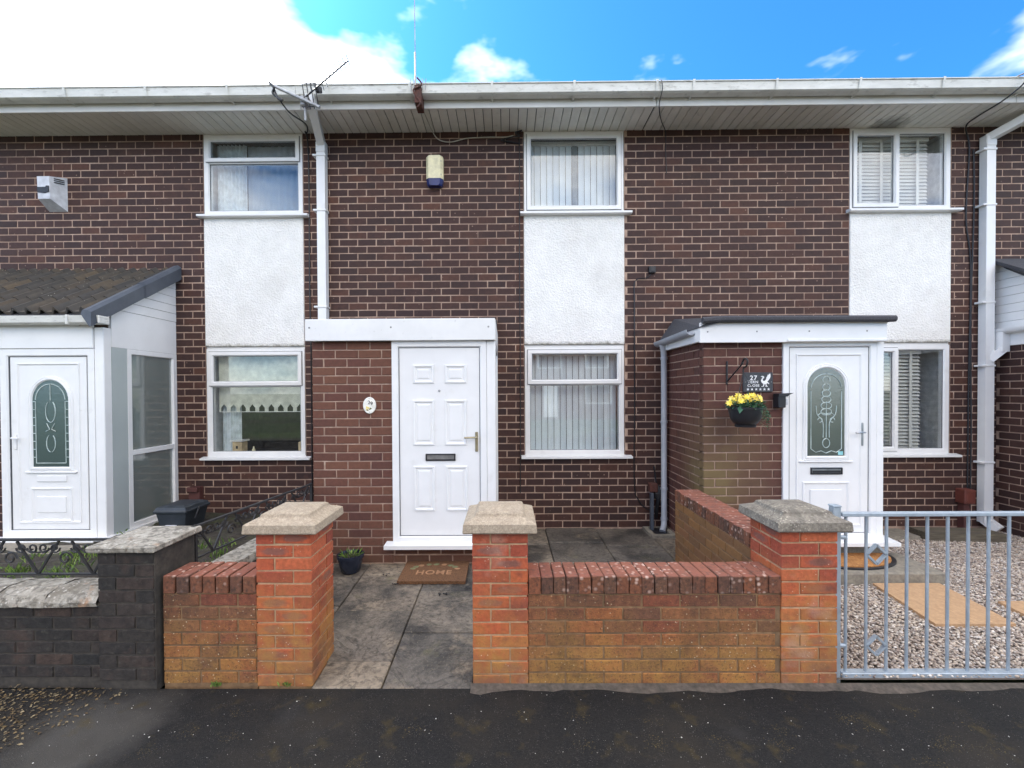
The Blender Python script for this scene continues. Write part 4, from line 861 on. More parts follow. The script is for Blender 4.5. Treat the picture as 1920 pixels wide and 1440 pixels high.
W = thing('sooty_garden_wall', 'soot blackened brick garden wall with flaking pale coping and a capped end pillar', 'garden wall', (-3.2, 2.7, 0))
p = MB().box(-5.2, -2.40, YW+.006, YW+.209, -.02, .475).build('wall_panel', 'grime_mortar', W)
b = Bricks('grime_brick'); b.run('front', YW, -5.2, -2.40, .045, 6, .0725, d=.1); b.finish(p, 300)
x = -5.2
while x < -2.42:
    e = min(x+.31, -2.402); c = MB(); n = 7
    prof = [(YW-.03, .482), (YW-.034, .51), (YW-.01, .545), (YW+.06, .565), (YW+.16, .565), (YW+.23, .545), (YW+.24, .482)]
    c.loops([[(q+random.uniform(-.003, .003), y+random.uniform(-.006, .006), z+random.uniform(-.005, .005)) for y, z in prof] for q in np.linspace(x+.003, e-.003, 5)], False)
    c.add([(x+.003, y, z) for y, z in prof], [tuple(range(n))]); c.build('coping_stone', 'flaking', W); x += .31
pp = MB().box(-2.394, -2.066, YW-.024, YW+.30, -.02, .81).build('pillar', 'grime_mortar', W)
b = Bricks('grime_brick'); b.pillar(-2.40, YW-.03, .045, 10, .0765); b.finish(pp, 300)
c = MB().box(-2.44, -2.042, YW-.065, YW+.345, .812, .848, .008)
bmv = [(a+random.uniform(-.004, .004), b_+random.uniform(-.004, .004), z+random.uniform(-.003, .003)) for a, b_, z in c.v]; c.v = bmv; c.build('pillar_cap', 'flaking', pp)
W = thing('dividing_wall', 'low dark wall with pale flaking coping under the slanting iron railing', 'garden wall', (-2.0, 3.6, 0))
wp = MB(); wp.prism([(-2.19, 2.87), (-2.0, 2.87), (-1.90, 4.23), (-2.09, 4.23)], -.05, .44, 'z'); wp = wp.build('wall_panel', 'grime_mortar', W)
for i in range(5):
    a, c2 = 2.88+i*.27, 2.88+(i+1)*.27-.006; s0, s1 = (a-2.87)*.0735, (c2-2.87)*.0735
    q = MB(); q.prism([(-2.20+s0, a), (-1.985+s0, a), (-1.985+s1, c2), (-2.20+s1, c2)], .443, .50, 'z'); q.v = [(u+random.uniform(-.005, .005), v_+random.uniform(-.001, .001), z+random.uniform(-.004, .004)) for u, v_, z in q.v]; q.build('coping_stone', 'flaking', W)

# ------------------------------------------------------------------ ironwork
def scroll(cx, z, r, sgn, turns=1.4, n=16, flip=1):
    return [(cx+sgn*(r*(1-.75*i/n))*math.cos(turns*2*math.pi*i/n), z+flip*(r*(1-.75*i/n))*math.sin(turns*2*math.pi*i/n)) for i in range(n+1)]
def railing(label, A, B, zt, zb, posts):
    A, B = Vector(A), Vector(B); d = (B-A); Ln = d.length; d /= Ln
    t = thing('iron_railing', label, 'railing', ((A.x+B.x)/2, (A.y+B.y)/2, zb)); at = lambda u, z: (A.x+d.x*u, A.y+d.y*u, z)
    MB().bar(at(0, zt), at(Ln, zt), .024, .012).build('rail', 'iron', t); MB().bar(at(0, zb), at(Ln, zb), .016, .010).build('rail', 'iron', t)
    u = .0; i = 0; h = zt-zb
    while u+.34 < Ln+.05:
        c = u+.17
        for s in (-1, 1):
            MB().bar(at(c, zb), at(c+s*.13, zt-.01), .010, .012).build('strut', 'iron', t)
            for cc, r in ((c+s*.035, .034), (c+s*.105, .032)):
                MB().tube([at(p, q) for p, q in scroll(cc, zt-.052, r, s, 1.3, 14, -1)], .0055, 5).build('scroll', 'iron', t)
        MB().tube([at(c-.17+.17*k/6 if False else c+.12*math.sin(math.pi*(k/12-.5)), zt-.03-.05*math.cos(math.pi*(k/12-.5))**2) for k in range(13)], .0055, 5).build('bow', 'iron', t)
        MB().tube([at(p, q) for p, q in scroll(u, zb+h*.45, .045, 1, 1.2, 12, 1)], .006, 5).build('scroll', 'iron', t)
        u += .34; i += 1
    for u in posts: MB().bar(at(u, zb-.14), at(u, zt+.01), .02, .02, (0, 1, 0)).build('post', 'iron', t)
railing('black scrolled iron railing on top of the soot blackened front wall', (-5.1, 2.66), (-2.38, 2.66), .838, .625, (.6, 1.7, 2.69))
railing('black scrolled iron railing running back along the low dividing wall', (-2.085, 2.87), (-1.905, 4.235), .845, .63, (.02, 1.37))

t = thing('metal_gate', 'galvanised steel bar gate hung beside the end pillar with two diamond shapes', 'gate', (3.0, 2.62, 0))
MB().box(1.937, 1.982, 2.60, 2.645, -.05, 1.035, .004).build('post', 'galv', t)
MB().box(1.934, 1.985, 2.597, 2.648, 1.035, 1.045, .003).build('post_cap', 'galv', t)
MB().box(1.99, 4.6, 2.60, 2.64, .978, 1.0, .003).build('top_rail', 'galv', t); MB().box(1.99, 4.6, 2.595, 2.645, .012, .045, .003).build('bottom_rail', 'galv', t)
for z in (.2, .85): MB().tube([(1.98, 2.62, z), (2.02, 2.62, z)], .012, 8).build('hinge', 'galv', t)
x = 2.023
while x < 4.5: MB().tube([(x, 2.62, .04), (x, 2.62, .982)], .0085, 10).build('bar', 'galv', t, True); x += .1211
for zc in (.748, .20):
    d = MB(); q = [(2.145, zc), (2.204, zc+.058), (2.262, zc), (2.204, zc-.058)]
    for i in range(4): d.bar((q[i][0], 2.62, q[i][1]), (q[(i+1) % 4][0], 2.62, q[(i+1) % 4][1]), .012, .02, (0, 1, 0))
    d.build('diamond', 'galv', t)

# ------------------------------------------------------------------ fittings on the walls
t = thing('alarm_box', 'cream alarm box with navy blue base high on the middle house wall', 'alarm box', (-.848, HW, 4.20))
c = MB(); lp = lambda z, i: [(-.95+i, HW, z), (-.95+i, HW-.05, z), (-.92+i, HW-.085, z), (-.776-i, HW-.085, z), (-.746-i, HW-.05, z), (-.746-i, HW, z)]
c.loops([lp(4.285, 0), lp(4.54, 0), lp(4.557, .01)], False); c.add(lp(4.557, .01), [tuple(range(6))]); c.build('cover', 'cream', t)
c = MB(); c.loops([lp(4.20, .028), lp(4.215, .012), lp(4.284, .001)], False); c.add(lp(4.20, .028), [tuple(range(6))]); c.build('strobe', 'blue', t)
for zz in (4.49, 4.33): MB().box(-.779, -.766, HW-.08, HW-.066, zz-.012, zz+.012, .003).build('screw', 'screw', t)
t = thing('alarm_box', 'angular white alarm box with a dark recess on the wall above the tiled porch', 'alarm box', (-5.5, HW, 3.95))
c = MB(); A_ = [(-5.56, HW-.0, 4.36), (-5.335, HW, 4.36), (-5.335, HW, 3.955), (-5.56, HW, 3.955)]
F_ = [(-5.54, HW-.16, 4.31), (-5.395, HW-.16, 4.31), (-5.395, HW-.15, 4.05), (-5.54, HW-.15, 4.05)]
c.add(A_+F_, [(4, 5, 6, 7), (0, 1, 5, 4), (1, 2, 6, 5), (2, 3, 7, 6), (3, 0, 4, 7)]); c.build('cover', 'box_white', t)
MB().prism([(-5.535, 4.185), (-5.44, 4.185), (-5.43, 4.20), (-5.40, 4.20), (-5.40, 4.13), (-5.45, 4.115), (-5.535, 4.125)], HW-.163, HW-.1).build('recess', 'black', t)
for k in range(3): MB().bar((-5.345, HW-.03, 4.315-.022*k), (-5.378, HW-.12, 4.30-.022*k), .012, .008).build('vent', 'dark_gap', t)
t = thing('junction_box', 'small black junction box on the brick wall above the grey downpipe', 'junction box', (1.76, HW, 3.16))
MB().box(1.72, 1.80, HW-.04, HW+.002, 3.155, 3.235, .004).build('box', 'black', t); MB().box(1.735, 1.785, HW-.046, HW-.038, 3.17, 3.22, .003).build('lid', 'black', t)
def cable(label, pts, r, mat, k=6, n=5): MB().tube(smooth_path(pts, k), r, n).build('cable', mat, label=label, cat='cable', smooth=True)
cable('black cable dropping from the small junction box to the gas pipes', [(1.755, 5.30, 3.155), (1.70, 5.305, 3.10), (1.56, 5.308, 3.06), (1.548, 5.31, 2.8), (1.55, 5.31, 1.6), (1.545, 5.31, .62), (1.60, 5.31, .40), (1.70, 5.31, .30), (1.78, 5.305, .28)], .006, 'black')
cable('thin dark cable running down beside the blinds window of the middle house', [(.165, 5.308, 4.86), (.17, 5.312, 4.4), (.165, 5.312, 3.2), (.168, 5.312, 2.0), (.16, 5.312, .5)], .006, 'iron', 4)
cable('pale cable looping under the soffit from the rusty mast bracket', [(-.92, 4.80, 4.87), (-.90, 4.9, 4.84), (-.86, 5.15, 4.80), (-.80, 5.27, 4.76), (-.66, 5.30, 4.745), (-.45, 5.305, 4.79), (-.2, 5.305, 4.80), (0, 5.305, 4.80), (.1, 5.305, 4.82)], .006, 'wire_grey')
cable('tangled black cable end at the soffit beside the upstairs blinds window', [(.20, 5.29, 4.87), (.12, 5.27, 4.83), (.17, 5.28, 4.80), (.05, 5.3, 4.79), (-.05, 5.3, 4.76), (.06, 5.3, 4.74), (.168, 5.305, 4.72)], .008, 'black')
cable('thick black cable clipped between render panel and downpipe by the iron railing', [(-2.40, 5.26, 4.87), (-2.385, 5.30, 4.75), (-2.38, 5.31, 4.2), (-2.385, 5.31, 3.0), (-2.375, 5.31, 2.0), (-2.38, 5.31, .6), (-2.37, 5.31, .3)], .008, 'black', 4)
cable('thin black cable hanging from the gutter joint between two fascias', [(1.66, 4.70, 5.04), (1.67, 4.69, 4.94), (1.68, 4.82, 4.85), (1.80, 5.1, 4.86), (1.92, 5.29, 4.83), (1.93, 5.312, 4.6), (1.94, 5.312, 4.35)], .005, 'black')
cable('black cable looped over the gutter above the slatted blinds window', [(5.44, 4.8, 5.06), (5.46, 4.66, 5.04), (5.44, 4.66, 4.94), (5.38, 4.80, 4.85), (5.42, 5.1, 4.862), (5.48, 5.28, 4.85), (5.55, 5.305, 4.6), (5.52, 5.31, 3.8), (5.58, 5.31, 3.2), (5.565, 5.31, 1.8), (5.56, 5.31, .4)], .008, 'black')
cable('second black cable running down beside the white square downpipe', [(5.60, 5.305, 4.6), (5.615, 5.31, 3.9), (5.585, 5.31, 2.6), (5.60, 5.31, 1.2), (5.59, 5.31, .3)], .008, 'black', 4)

# television aerial on the gutter outlet
t = thing('television_aerial', 'television aerial with long row of thin rods mounted above the white downpipe', 'aerial', (-2.12, 4.7, 4.75))
MB().tube([(-2.47, 4.62, 4.98), (-1.94, 4.60, 4.72)], .016, 8).build('support_arm', 'alu', t)
MB().tube([(-2.12, 4.66, 4.62), (-2.12, 4.66, 4.86)], .012, 8).build('clamp_pole', 'alu', t)
MB().box(-2.16, -2.08, 4.63, 4.72, 4.77, 4.87, .006).build('clamp', 'alu', t)
A_, B_ = Vector((-2.14, 4.66, 4.85)), Vector((-1.52, 4.27, 4.955))
MB().tube([A_, B_], .008, 6).build('boom', 'iron', t)
for k in range(11):
    p = A_.lerp(B_, .2+.8*k/10); h = .085-.003*k; MB().tube([p-Vector((.012, 0, h)), p+Vector((.012, 0, h))] if False else [p+Vector((-.02, 0, h)), p+Vector((.02, 0, -h))], .0042, 5).build('rod', 'iron', t)
p = A_.lerp(B_, .12)
rfm = MB()
for k in range(4): rfm.bar(p+Vector((-.07+.045*k, .01, .14)), p+Vector((-.03+.045*k, .01, -.14)), .008, .008, (0, 1, 0))
for s in (-1, 1): rfm.bar(p+Vector((-.075+(-.02 if s < 0 else 0)+.02, .01, s*.12)), p+Vector((.085, .01, s*.12)), .008, .008)
rfm.build('reflector', 'iron', t); MB().box(p.x+.10, p.x+.16, p.y-.06, p.y-.02, p.z-.01, p.z+.05, .008).build('dipole', 'black', t)
MB().tube(smooth_path([(-2.47, 4.61, 4.99), (-2.42, 4.60, 4.93), (-2.44, 4.62, 4.88), (-2.33, 4.60, 4.80), (-2.38, 4.60, 4.82), (-2.44, 4.63, 4.95)], 4), .012, 6).build('coax_loop', 'black', t)
MB().tube(smooth_path([(-2.40, 4.62, 4.86), (-2.36, 4.8, 4.80), (-2.30, 5.05, 4.83), (-2.36, 5.24, 4.86), (-2.40, 5.29, 4.86)], 5), .008, 6).build('coax_cable', 'black', t)
t = thing('aerial_mast', 'thin upright aerial mast on a rusty bracket at the gutter', 'aerial', (-.95, 4.7, 4.75))
MB().tube([(-.955, 4.69, 4.80), (-.955, 4.69, 5.35)], .010, 6).build('pole', 'alu', t); MB().tube([(-.955, 4.69, 5.34), (-.96, 4.69, 7.2)], .005, 5).build('whip', 'alu', t)
MB().box(-.96, -.89, 4.66, 4.845, 4.80, 4.99, .004).build('bracket', 'rust', t)
MB().tube(smooth_path([(-.93, 4.66, 5.06), (-.88, 4.65, 4.98), (-.97, 4.65, 4.92), (-.90, 4.66, 4.80), (-.94, 4.68, 4.76)], 5), .009, 5).build('wire_tangle', 'rust', t)
for dx in (-.07, -.04, .05, .08): MB().tube([(-.93+dx, 4.69, 4.95), (-.93+dx*1.1, 4.69, 5.07)], .004, 5).build('spike', 'alu', t)

# number plaque
t = thing('house_number_plaque', 'white oval number 29 plaque with yellow flowers on the porch bricks', 'plaque', (-1.327, 4.22, 1.53))
mb = MB(); n = 28; yv = 4.212
for y, i in ((4.231, 0), (yv+.003, 0), (yv, .006)): mb.v += [(-1.327+(.062-i)*math.cos(2*math.pi*k/n), y, 1.608+(.080-i)*math.sin(2*math.pi*k/n)) for k in range(n)]
mb.f += [(r*n+k, r*n+(k+1) % n, (r+1)*n+(k+1) % n, (r+1)*n+k) for r in range(2) for k in range(n)]+[tuple(range(2*n, 3*n))]; mb.build('plate', 'plaque', t)
for ch, dx, dz in (('2', -.002, .012), ('9', .022, .002)):
    v, f = text_mesh(ch, .05); MB().add([(-1.327+dx+a, yv-.001-c, 1.608+dz+b_) for a, b_, c in v], f).build('numeral', 'dark_print', t, recalc=False)
fl = MB()
for fx, fz, r in ((-.024, -.018, .013), (-.008, -.026, .012), (-.026, -.036, .010)):
    fl.prism([(-1.327+fx+(r if k % 2 else r*.5)*math.cos(2*math.pi*k/10), 1.608+fz+(r if k % 2 else r*.5)*math.sin(2*math.pi*k/10)) for k in range(10)], yv-.002, yv)
fl.build('painted_flower', 'petal_small', t)
MB().prism([(-1.335, 1.560), (-1.30, 1.576), (-1.318, 1.588)], yv-.0015, yv).prism([(-1.36, 1.562), (-1.335, 1.553), (-1.34, 1.571)], yv-.0015, yv).build('painted_leaf', 'print_green', t)
for dz in (.064, -.064): MB().box(-1.331, -1.323, yv-.003, yv+.001, 1.604+dz, 1.612+dz, .002).build('screw', 'screw', t)

# slate house sign
t = thing('house_sign', 'dark slate house sign reading 27 TERN CLOSE with white bird emblem and six stars', 'sign', (2.448, 4.28, 1.715))
SX, SZ, sy = 2.304, 1.716, 4.276
MB().box(SX, SX+.289, sy, 4.293, SZ, SZ+.192, .004).build('board', 'slate', t)
for body, size, dx, dz in (('27', .062, .098, .118), ('TERN', .036, .094, .086), ('CLOSE', .034, .098, .052)):
    v, f = text_mesh(body, size); v = [(a*1.06, b_, c) for a, b_, c in v]
    MB().add([(SX+dx+a, sy-.0012-c, SZ+dz+b_) for a, b_, c in v], f).build('lettering', 'white_print', t, recalc=False)
for k in range(6):
    cxs, czs = SX+.045+.040*k, SZ+.027
    MB().prism([(cxs+(.015 if q % 2 == 0 else .006)*math.sin(math.pi*q/5), czs+(.015 if q % 2 == 0 else .006)*math.cos(math.pi*q/5)) for q in range(10)], sy-.0022, sy+.001).build('star', 'white_print', t)
em = MB(); ex, ez = SX+.165, SZ+.05; q = .0135
body_ = [(0.2, 7.6), (.9, 8.2), (1.9, 8.3), (2.7, 7.7), (2.7, 6.8), (1.9, 6.1), (1.6, 5.3), (2.0, 4.6), (2.8, 4.4), (3.6, 4.9), (4.2, 6.0), (4.4, 7.2), (5.2, 8.4), (5.3, 9.3), (5.9, 8.6), (6.2, 9.9), (6.6, 9.2), (6.9, 10.3), (7.2, 9.0), (7.2, 7.6), (6.6, 6.0), (5.8, 4.9), (5.0, 4.0), (5.6, 3.3), (6.3, 2.9), (6.2, 1.9), (5.6, 2.6), (4.9, 2.7), (4.3, 2.1), (4.6, .9), (5.3, .5), (5.2, .15), (3.5, .15), (3.9, .6), (3.8, 2.0), (3.1, 2.2), (2.6, .9), (2.7, .5), (2.2, .15), (.6, .15), (1.0, .5), (2.0, .7), (2.2, 2.2), (1.3, 2.9), (.6, 3.9), (.5, 5.0), (1.0, 6.1), (1.6, 6.9), (1.3, 7.4)]
em.prism([(ex+a*q, ez+b_*q*.96) for a, b_ in body_], sy-.0022, sy+.001); em.build('emblem', 'white_print', t)
for dx in (.022, .272): MB().box(SX+dx-.004, SX+dx+.004, sy-.003, sy+.001, SZ+.094, SZ+.102, .002).build('screw', 'screw', t)

# wall lamp beside the arched door
t = thing('wall_lamp', 'small black wall lamp with white lens beside the arched door frame', 'lamp', (2.64, 4.25, 1.56))
MB().box(2.60, 2.672, 4.20, 4.292, 1.565, 1.70, .006).build('body', 'black', t); MB().prism([(2.595, 1.70), (2.74, 1.706), (2.70, 1.69), (2.68, 1.672), (2.6, 1.672)], 4.19, 4.262).build('hood', 'black', t)
MB().box(2.673, 2.695, 4.205, 4.262, 1.59, 1.65, .004).build('lens', 'box_white', t)

# hanging basket
t = thing('hanging_bracket', 'black twisted iron bracket holding the flower basket', 'bracket', (2.15, 4.28, 1.8))
MB().box(2.143, 2.157, 4.276, 4.293, 1.79, 2.02, .003).build('back_plate', 'iron', t)
MB().tube([(2.15, 4.28, 1.82), (2.15, 3.99, 1.985)], .007, 6).build('brace', 'iron', t)
MB().tube(smooth_path([(2.15, 4.02, 1.97), (2.15, 3.97, 2.02), (2.15, 3.92, 2.0), (2.15, 3.94, 1.95), (2.155, 3.99, 1.94), (2.155, 4.0, 1.90)], 5), .008, 6).build('hook', 'iron', t)
BX, BY, BZ = 2.175, 4.0, 1.40
t = thing('hanging_basket', 'black hanging basket filled with yellow flowers and trailing greenery', 'flower basket', (BX, BY, BZ))
MB().lathe([(0, 0), (.085, 0), (.09, .018), (.082, .022), (.10, .035), (.125, .075), (.137, .13), (.142, .16), (.150, .163), (.150, .182), (.140, .182), (.13, .14), (0, .14)], (BX, BY, BZ), 26).build('bowl', 'black', t, True)
for an in (math.pi/2, math.pi*7/6, math.pi*11/6):
    MB().tube([(BX+.145*math.cos(an), BY+.145*math.sin(an), BZ+.18), (2.155, 4.0, 1.905)], .0025, 5).build('wire', 'iron', t)
lf = MB()
def leaf(mb, p, d, L_, W_, upv):
    d = Vector(d).normalized(); s = d.cross(Vector(upv)).normalized(); p = Vector(p); n_ = s.cross(d)
    mb.add([p, p+d*L_*.5+s*W_*.5+n_*L_*.06, p+d*L_-n_*L_*.1, p+d*L_*.5-s*W_*.5+n_*L_*.06], [(0, 1, 2), (0, 2, 3)])
for i in range(520):
    an = random.uniform(0, 2*math.pi); r = .15*math.sqrt(random.random()); h = BZ+.17+random.uniform(0, .06)
    leaf(lf, (BX+r*math.cos(an), BY+r*math.sin(an), h), (math.cos(an)+random.uniform(-.5, .5), math.sin(an)+random.uniform(-.5, .5), random.uniform(-.3, .9)), random.uniform(.02, .045), random.uniform(.012, .024), (random.uniform(-.3, .3), random.uniform(-.3, .3), 1))
for i in range(18):
    an = random.uniform(-1.4, .7); x_, y_, z_ = BX+.145*math.cos(an), BY+.145*math.sin(an), BZ+.19; Ls = random.uniform(.08, .22)
    for k in range(24):
        f_ = k/24; px = x_+.035*math.cos(an)*min(1, 3*f_)+random.uniform(-.01, .01); py = y_+.03*math.sin(an)*min(1, 3*f_)+random.uniform(-.01, .01)
        leaf(lf, (px, py, z_-Ls*f_), (random.uniform(-1, 1), random.uniform(-1, 1), random.uniform(-.5, .5)), random.uniform(.012, .022), .011, (0, random.uniform(-.4, .4), 1))
leaf(lf, (BX-.02, BY-.08, BZ+.22), (0, .1, 1), .10, .045, (0, 1, 0)); leaf(lf, (BX-.10, BY-.10, BZ+.20), (-.3, -.5, -1), .08, .05, (0, -1, .3)); leaf(lf, (BX-.09, BY-.11, BZ+.19), (-.2, -.6, .4), .07, .05, (0, 0, 1))
lf.build('foliage', 'leaf', t, kind='stuff', recalc=False)
for i in range(26):
    an = random.uniform(0, 2*math.pi); r = .15*random.random()**.5; c = Vector((BX+r*math.cos(an)*1.25-.005, BY+r*math.sin(an), BZ+.225+random.uniform(0, .07)-r*.12)); fm = MB()
    dirn = Vector((math.cos(an)*.5+random.uniform(-.3, .3), -.8+random.uniform(-.4, .4), .5)).normalized(); s = dirn.orthogonal().normalized(); q2 = dirn.cross(s)
    for ring, (L_, lift) in enumerate(((.034, .35), (.024, .9))):
        for k in range(7):
            a_ = 2*math.pi*(k+.5*ring)/7; d = (s*math.cos(a_)+q2*math.sin(a_)+dirn*lift*.8).normalized(); leaf(fm, c, d, L_, .022, dirn)
    fm.build('flower', 'petal', t, recalc=False)

# ------------------------------------------------------------------ small things on the ground
t = thing('plant_pot', 'dark glazed plant pot with sprouting seedlings against the porch bricks', 'plant pot', (-1.45, 4.03, .07))
MB().lathe([(0, 0), (.075, 0), (.085, .01), (.105, .09), (.108, .13), (.122, .135), (.124, .165), (.110, .168), (.10, .14), (0, .14)], (-1.46, 4.04, .068), 24).build('pot', 'navy', t, True)
MB().lathe([(0, .142), (.101, .142)], (-1.46, 4.04, .068), 18).build('compost', 'soil', t)
sp_ = MB()
for i in range(60):
    an = random.uniform(0, 6.28); r = .085*random.random()**.5; p = (-1.46+r*math.cos(an), 4.04+r*math.sin(an), .21)
    leaf(sp_, p, (math.cos(an)*.7, math.sin(an)*.7, random.uniform(.4, 1.4)), random.uniform(.03, .075), .014, (random.uniform(-1, 1), .4, 1))
sp_.build('seedlings', 'grass', t, kind='stuff', recalc=False)
t = thing('door_mat', 'brown coir door mat printed HOME lying in front of the six panel door', 'door mat', (-.67, 4.02, .07))
mz = .092
mb = MB(); nn = 40; tl = lambda y: zp(y)+.026
pts = []
for k in range(nn+1): pts.append((-.97+.6*k/nn, 3.80+random.uniform(-.006, .006)))
for k in range(nn+1): pts.append((-.372-.6*k/nn, 4.21+random.uniform(-.004, .004)))
n = len(pts); mb.add([(x, y, zp(y)) for x, y in pts]+[(x, y, tl(y)) for x, y in pts], [tuple(range(n, 2*n))]+[(i, (i+1) % n, n+(i+1) % n, n+i) for i in range(n)]); mb.build('mat', 'coir', t, recalc=False)
v, f = text_mesh('HOME', .115); MB().add([(-.675+a*.95, 3.93+b_, tl(3.93+b_)+.0015+c) for a, b_, c in v], f).build('lettering', 'print_light', t, recalc=False)
for k in range(9):
    a_ = math.pi*(.05+.9*k/8); xx, yy2 = -.675+.21*math.cos(a_), 4.03+.11*math.sin(a_)
    MB().prism([(xx+.034*math.cos(2*math.pi*q/7)*random.uniform(.6, 1), yy2+.026*math.sin(2*math.pi*q/7)*random.uniform(.6, 1)) for q in range(7)], tl(yy2)-.001, tl(yy2)+.002, 'z').build('printed_leaf', 'print_green' if k % 3 else 'print_light', t)
t = thing('door_mat', 'half round coir door mat with black rubber rim on the concrete step', 'door mat', (3.2, 4.1, .1))
rim = lambda r, z: [(3.16+r*1.12*math.cos(math.pi+math.pi*k/24), 4.24+r*.78*math.sin(math.pi+math.pi*k/24), z) for k in range(25)]
for r, z0, z1, mat, nm in ((.46, .132, .146, 'black', 'rim'), (.425, .146, .154, 'coir_light', 'coir')):
    a, b2 = rim(r, z0), rim(r, z1); n = 25; MB().add(a+b2, [tuple(range(n, 2*n))]+[(i, (i+1) % n, n+(i+1) % n, n+i) for i in range(n)]).build(nm, mat, t)
t = MB().box(2.5, 3.83, 3.82, 4.32, -.05, .132, .012); t.build('door_step', 'concrete', label='worn concrete step under the arched door beside the gravel', cat='step')
for lab, pts in (('tan rectangular stepping slab on the gravel just below the concrete step', [(3.17, 3.80), (3.74, 3.80), (3.63, 3.13), (3.06, 3.13)]), ('tan stepping slab further across the gravel, away from the concrete step', [(3.88, 3.47), (4.45, 3.47), (4.45, 2.95), (3.80, 2.95)])):
    MB().prism(pts, .015, .054, 'z').build('stepping_slab', 'tan_slab', label=lab, cat='slab')
MB().prism([(4.72, 5.16), (4.72, 4.92), (5.55, 4.86), (5.52, 5.10)], .02, .12, 'z').build('timber_sleeper', 'sleeper', label='old weathered timber sleeper lying on gravel below the slatted window', cat='sleeper')
MB().prism([(4.20, 5.24), (4.18, 4.97), (4.66, 4.95), (4.67, 5.24)], .01, .075, 'z').build('stone_flag', 'concrete', label='grey stone flag on the gravel between the arched door and the sleeper', cat='flagstone')
t = thing('meter_box', 'terracotta meter box on a stub post beside the white downpipe', 'meter box', (5.49, 5.25, .1))
MB().box(5.42, 5.55, 5.20, HW+.003, .37, .54, .008).build('box', 'meter', t); MB().box(5.435, 5.535, 5.193, 5.202, .39, .525, .004).build('lid', 'meter', t); MB().box(5.45, 5.52, 5.24, HW+.003, .03, .372, .004).build('duct', 'meter_brown', t)
t = thing('meter_box', 'brown plastic meter box low on the wall behind the grey recycling caddy', 'meter box', (-3.78, 5.28, .4))
MB().box(-3.85, -3.72, 5.24, HW+.003, .42, .60, .006).build('box', 'meter_brown', t); MB().box(-3.85, -3.72, 5.2, 5.245, .55, .604, .006).build('hood', 'meter_brown', t)
t = thing('recycling_caddy', 'dark grey lidded recycling caddy standing on the soil beside the tiled porch', 'bin', (-3.5, 4.6, .28))
c = MB(); c.loops([[(-3.65+i, 4.50+i, z), (-3.34-i, 4.50+i, z), (-3.34-i, 4.84-i, z), (-3.65+i, 4.84-i, z)] for i, z in ((.035, .27), (.0, .49))], False); c.add([(-3.615, 4.535, .27), (-3.375, 4.535, .27), (-3.375, 4.805, .27), (-3.615, 4.805, .27)], [(0, 1, 2, 3)]); c.build('body', 'bin', t)
MB().box(-3.67, -3.32, 4.48, 4.86, .488, .52, .008).build('rim', 'bin', t)
c = MB(); c.loops([[(-3.66+i, 4.49+i, z), (-3.33-i, 4.49+i, z), (-3.33-i, 4.85-i, z), (-3.66+i, 4.85-i, z)] for i, z in ((.0, .518), (.012, .545), (.05, .56))], False); c.add([(-3.61, 4.54, .56), (-3.38, 4.54, .56), (-3.38, 4.80, .56), (-3.61, 4.80, .56)], [(0, 1, 2, 3)]); c.build('lid', 'bin', t)
MB().tube([(-3.325, 4.66, .44), (-3.31, 4.66, .52), (-3.29, 4.62, .50), (-3.285, 4.56, .42)], .009, 6).build('handle', 'black', t)
MB().box(-3.55, -3.44, 4.487, 4.512, .33, .365, .002).build('sticker', 'box_white', t)
t = thing('gas_meter_pipework', 'dark gas regulator and grey post beside the grey porch downpipe', 'gas pipe', (1.78, 5.2, .07))
MB().box(1.70, 1.735, 5.17, 5.22, .06, .52, .003).build('post', 'verge_cap', t); MB().box(1.70, 1.80, 5.21, 5.30, .52, .63, .01).build('regulator', 'rust', t)
MB().tube(smooth_path([(1.80, 5.25, .60), (1.82, 5.22, .52), (1.80, 5.22, .42), (1.79, 5.24, .30), (1.80, 5.28, .20)], 5), .02, 8).build('hose', 'black', t, True); MB().box(1.765, 1.845, 5.20, 5.29, .44, .52, .012).build('valve', 'iron', t)
MB().tube(smooth_path([(1.80, 5.28, .62), (1.79, 5.29, .72), (1.78, 5.30, .82)], 4), .01, 6).build('riser', 'black', t)
t = thing('drain_gully', 'concrete edged drain gully under the grey porch downpipe', 'drain', (1.78, 5.1, .06))
c = MB(); c.loops([[(1.63+i, 4.93+i, z), (1.92-i, 4.93+i, z), (1.92-i, 5.27-i*.3, z), (1.63+i, 5.27-i*.3, z)] for i, z in ((0, .05), (.0, .10), (.055, .10), (.06, .06))]); c.build('kerb', 'concrete', t)
MB().box(1.66, 1.89, 4.98, 5.27, .05, .085).build('pit', 'black', t)

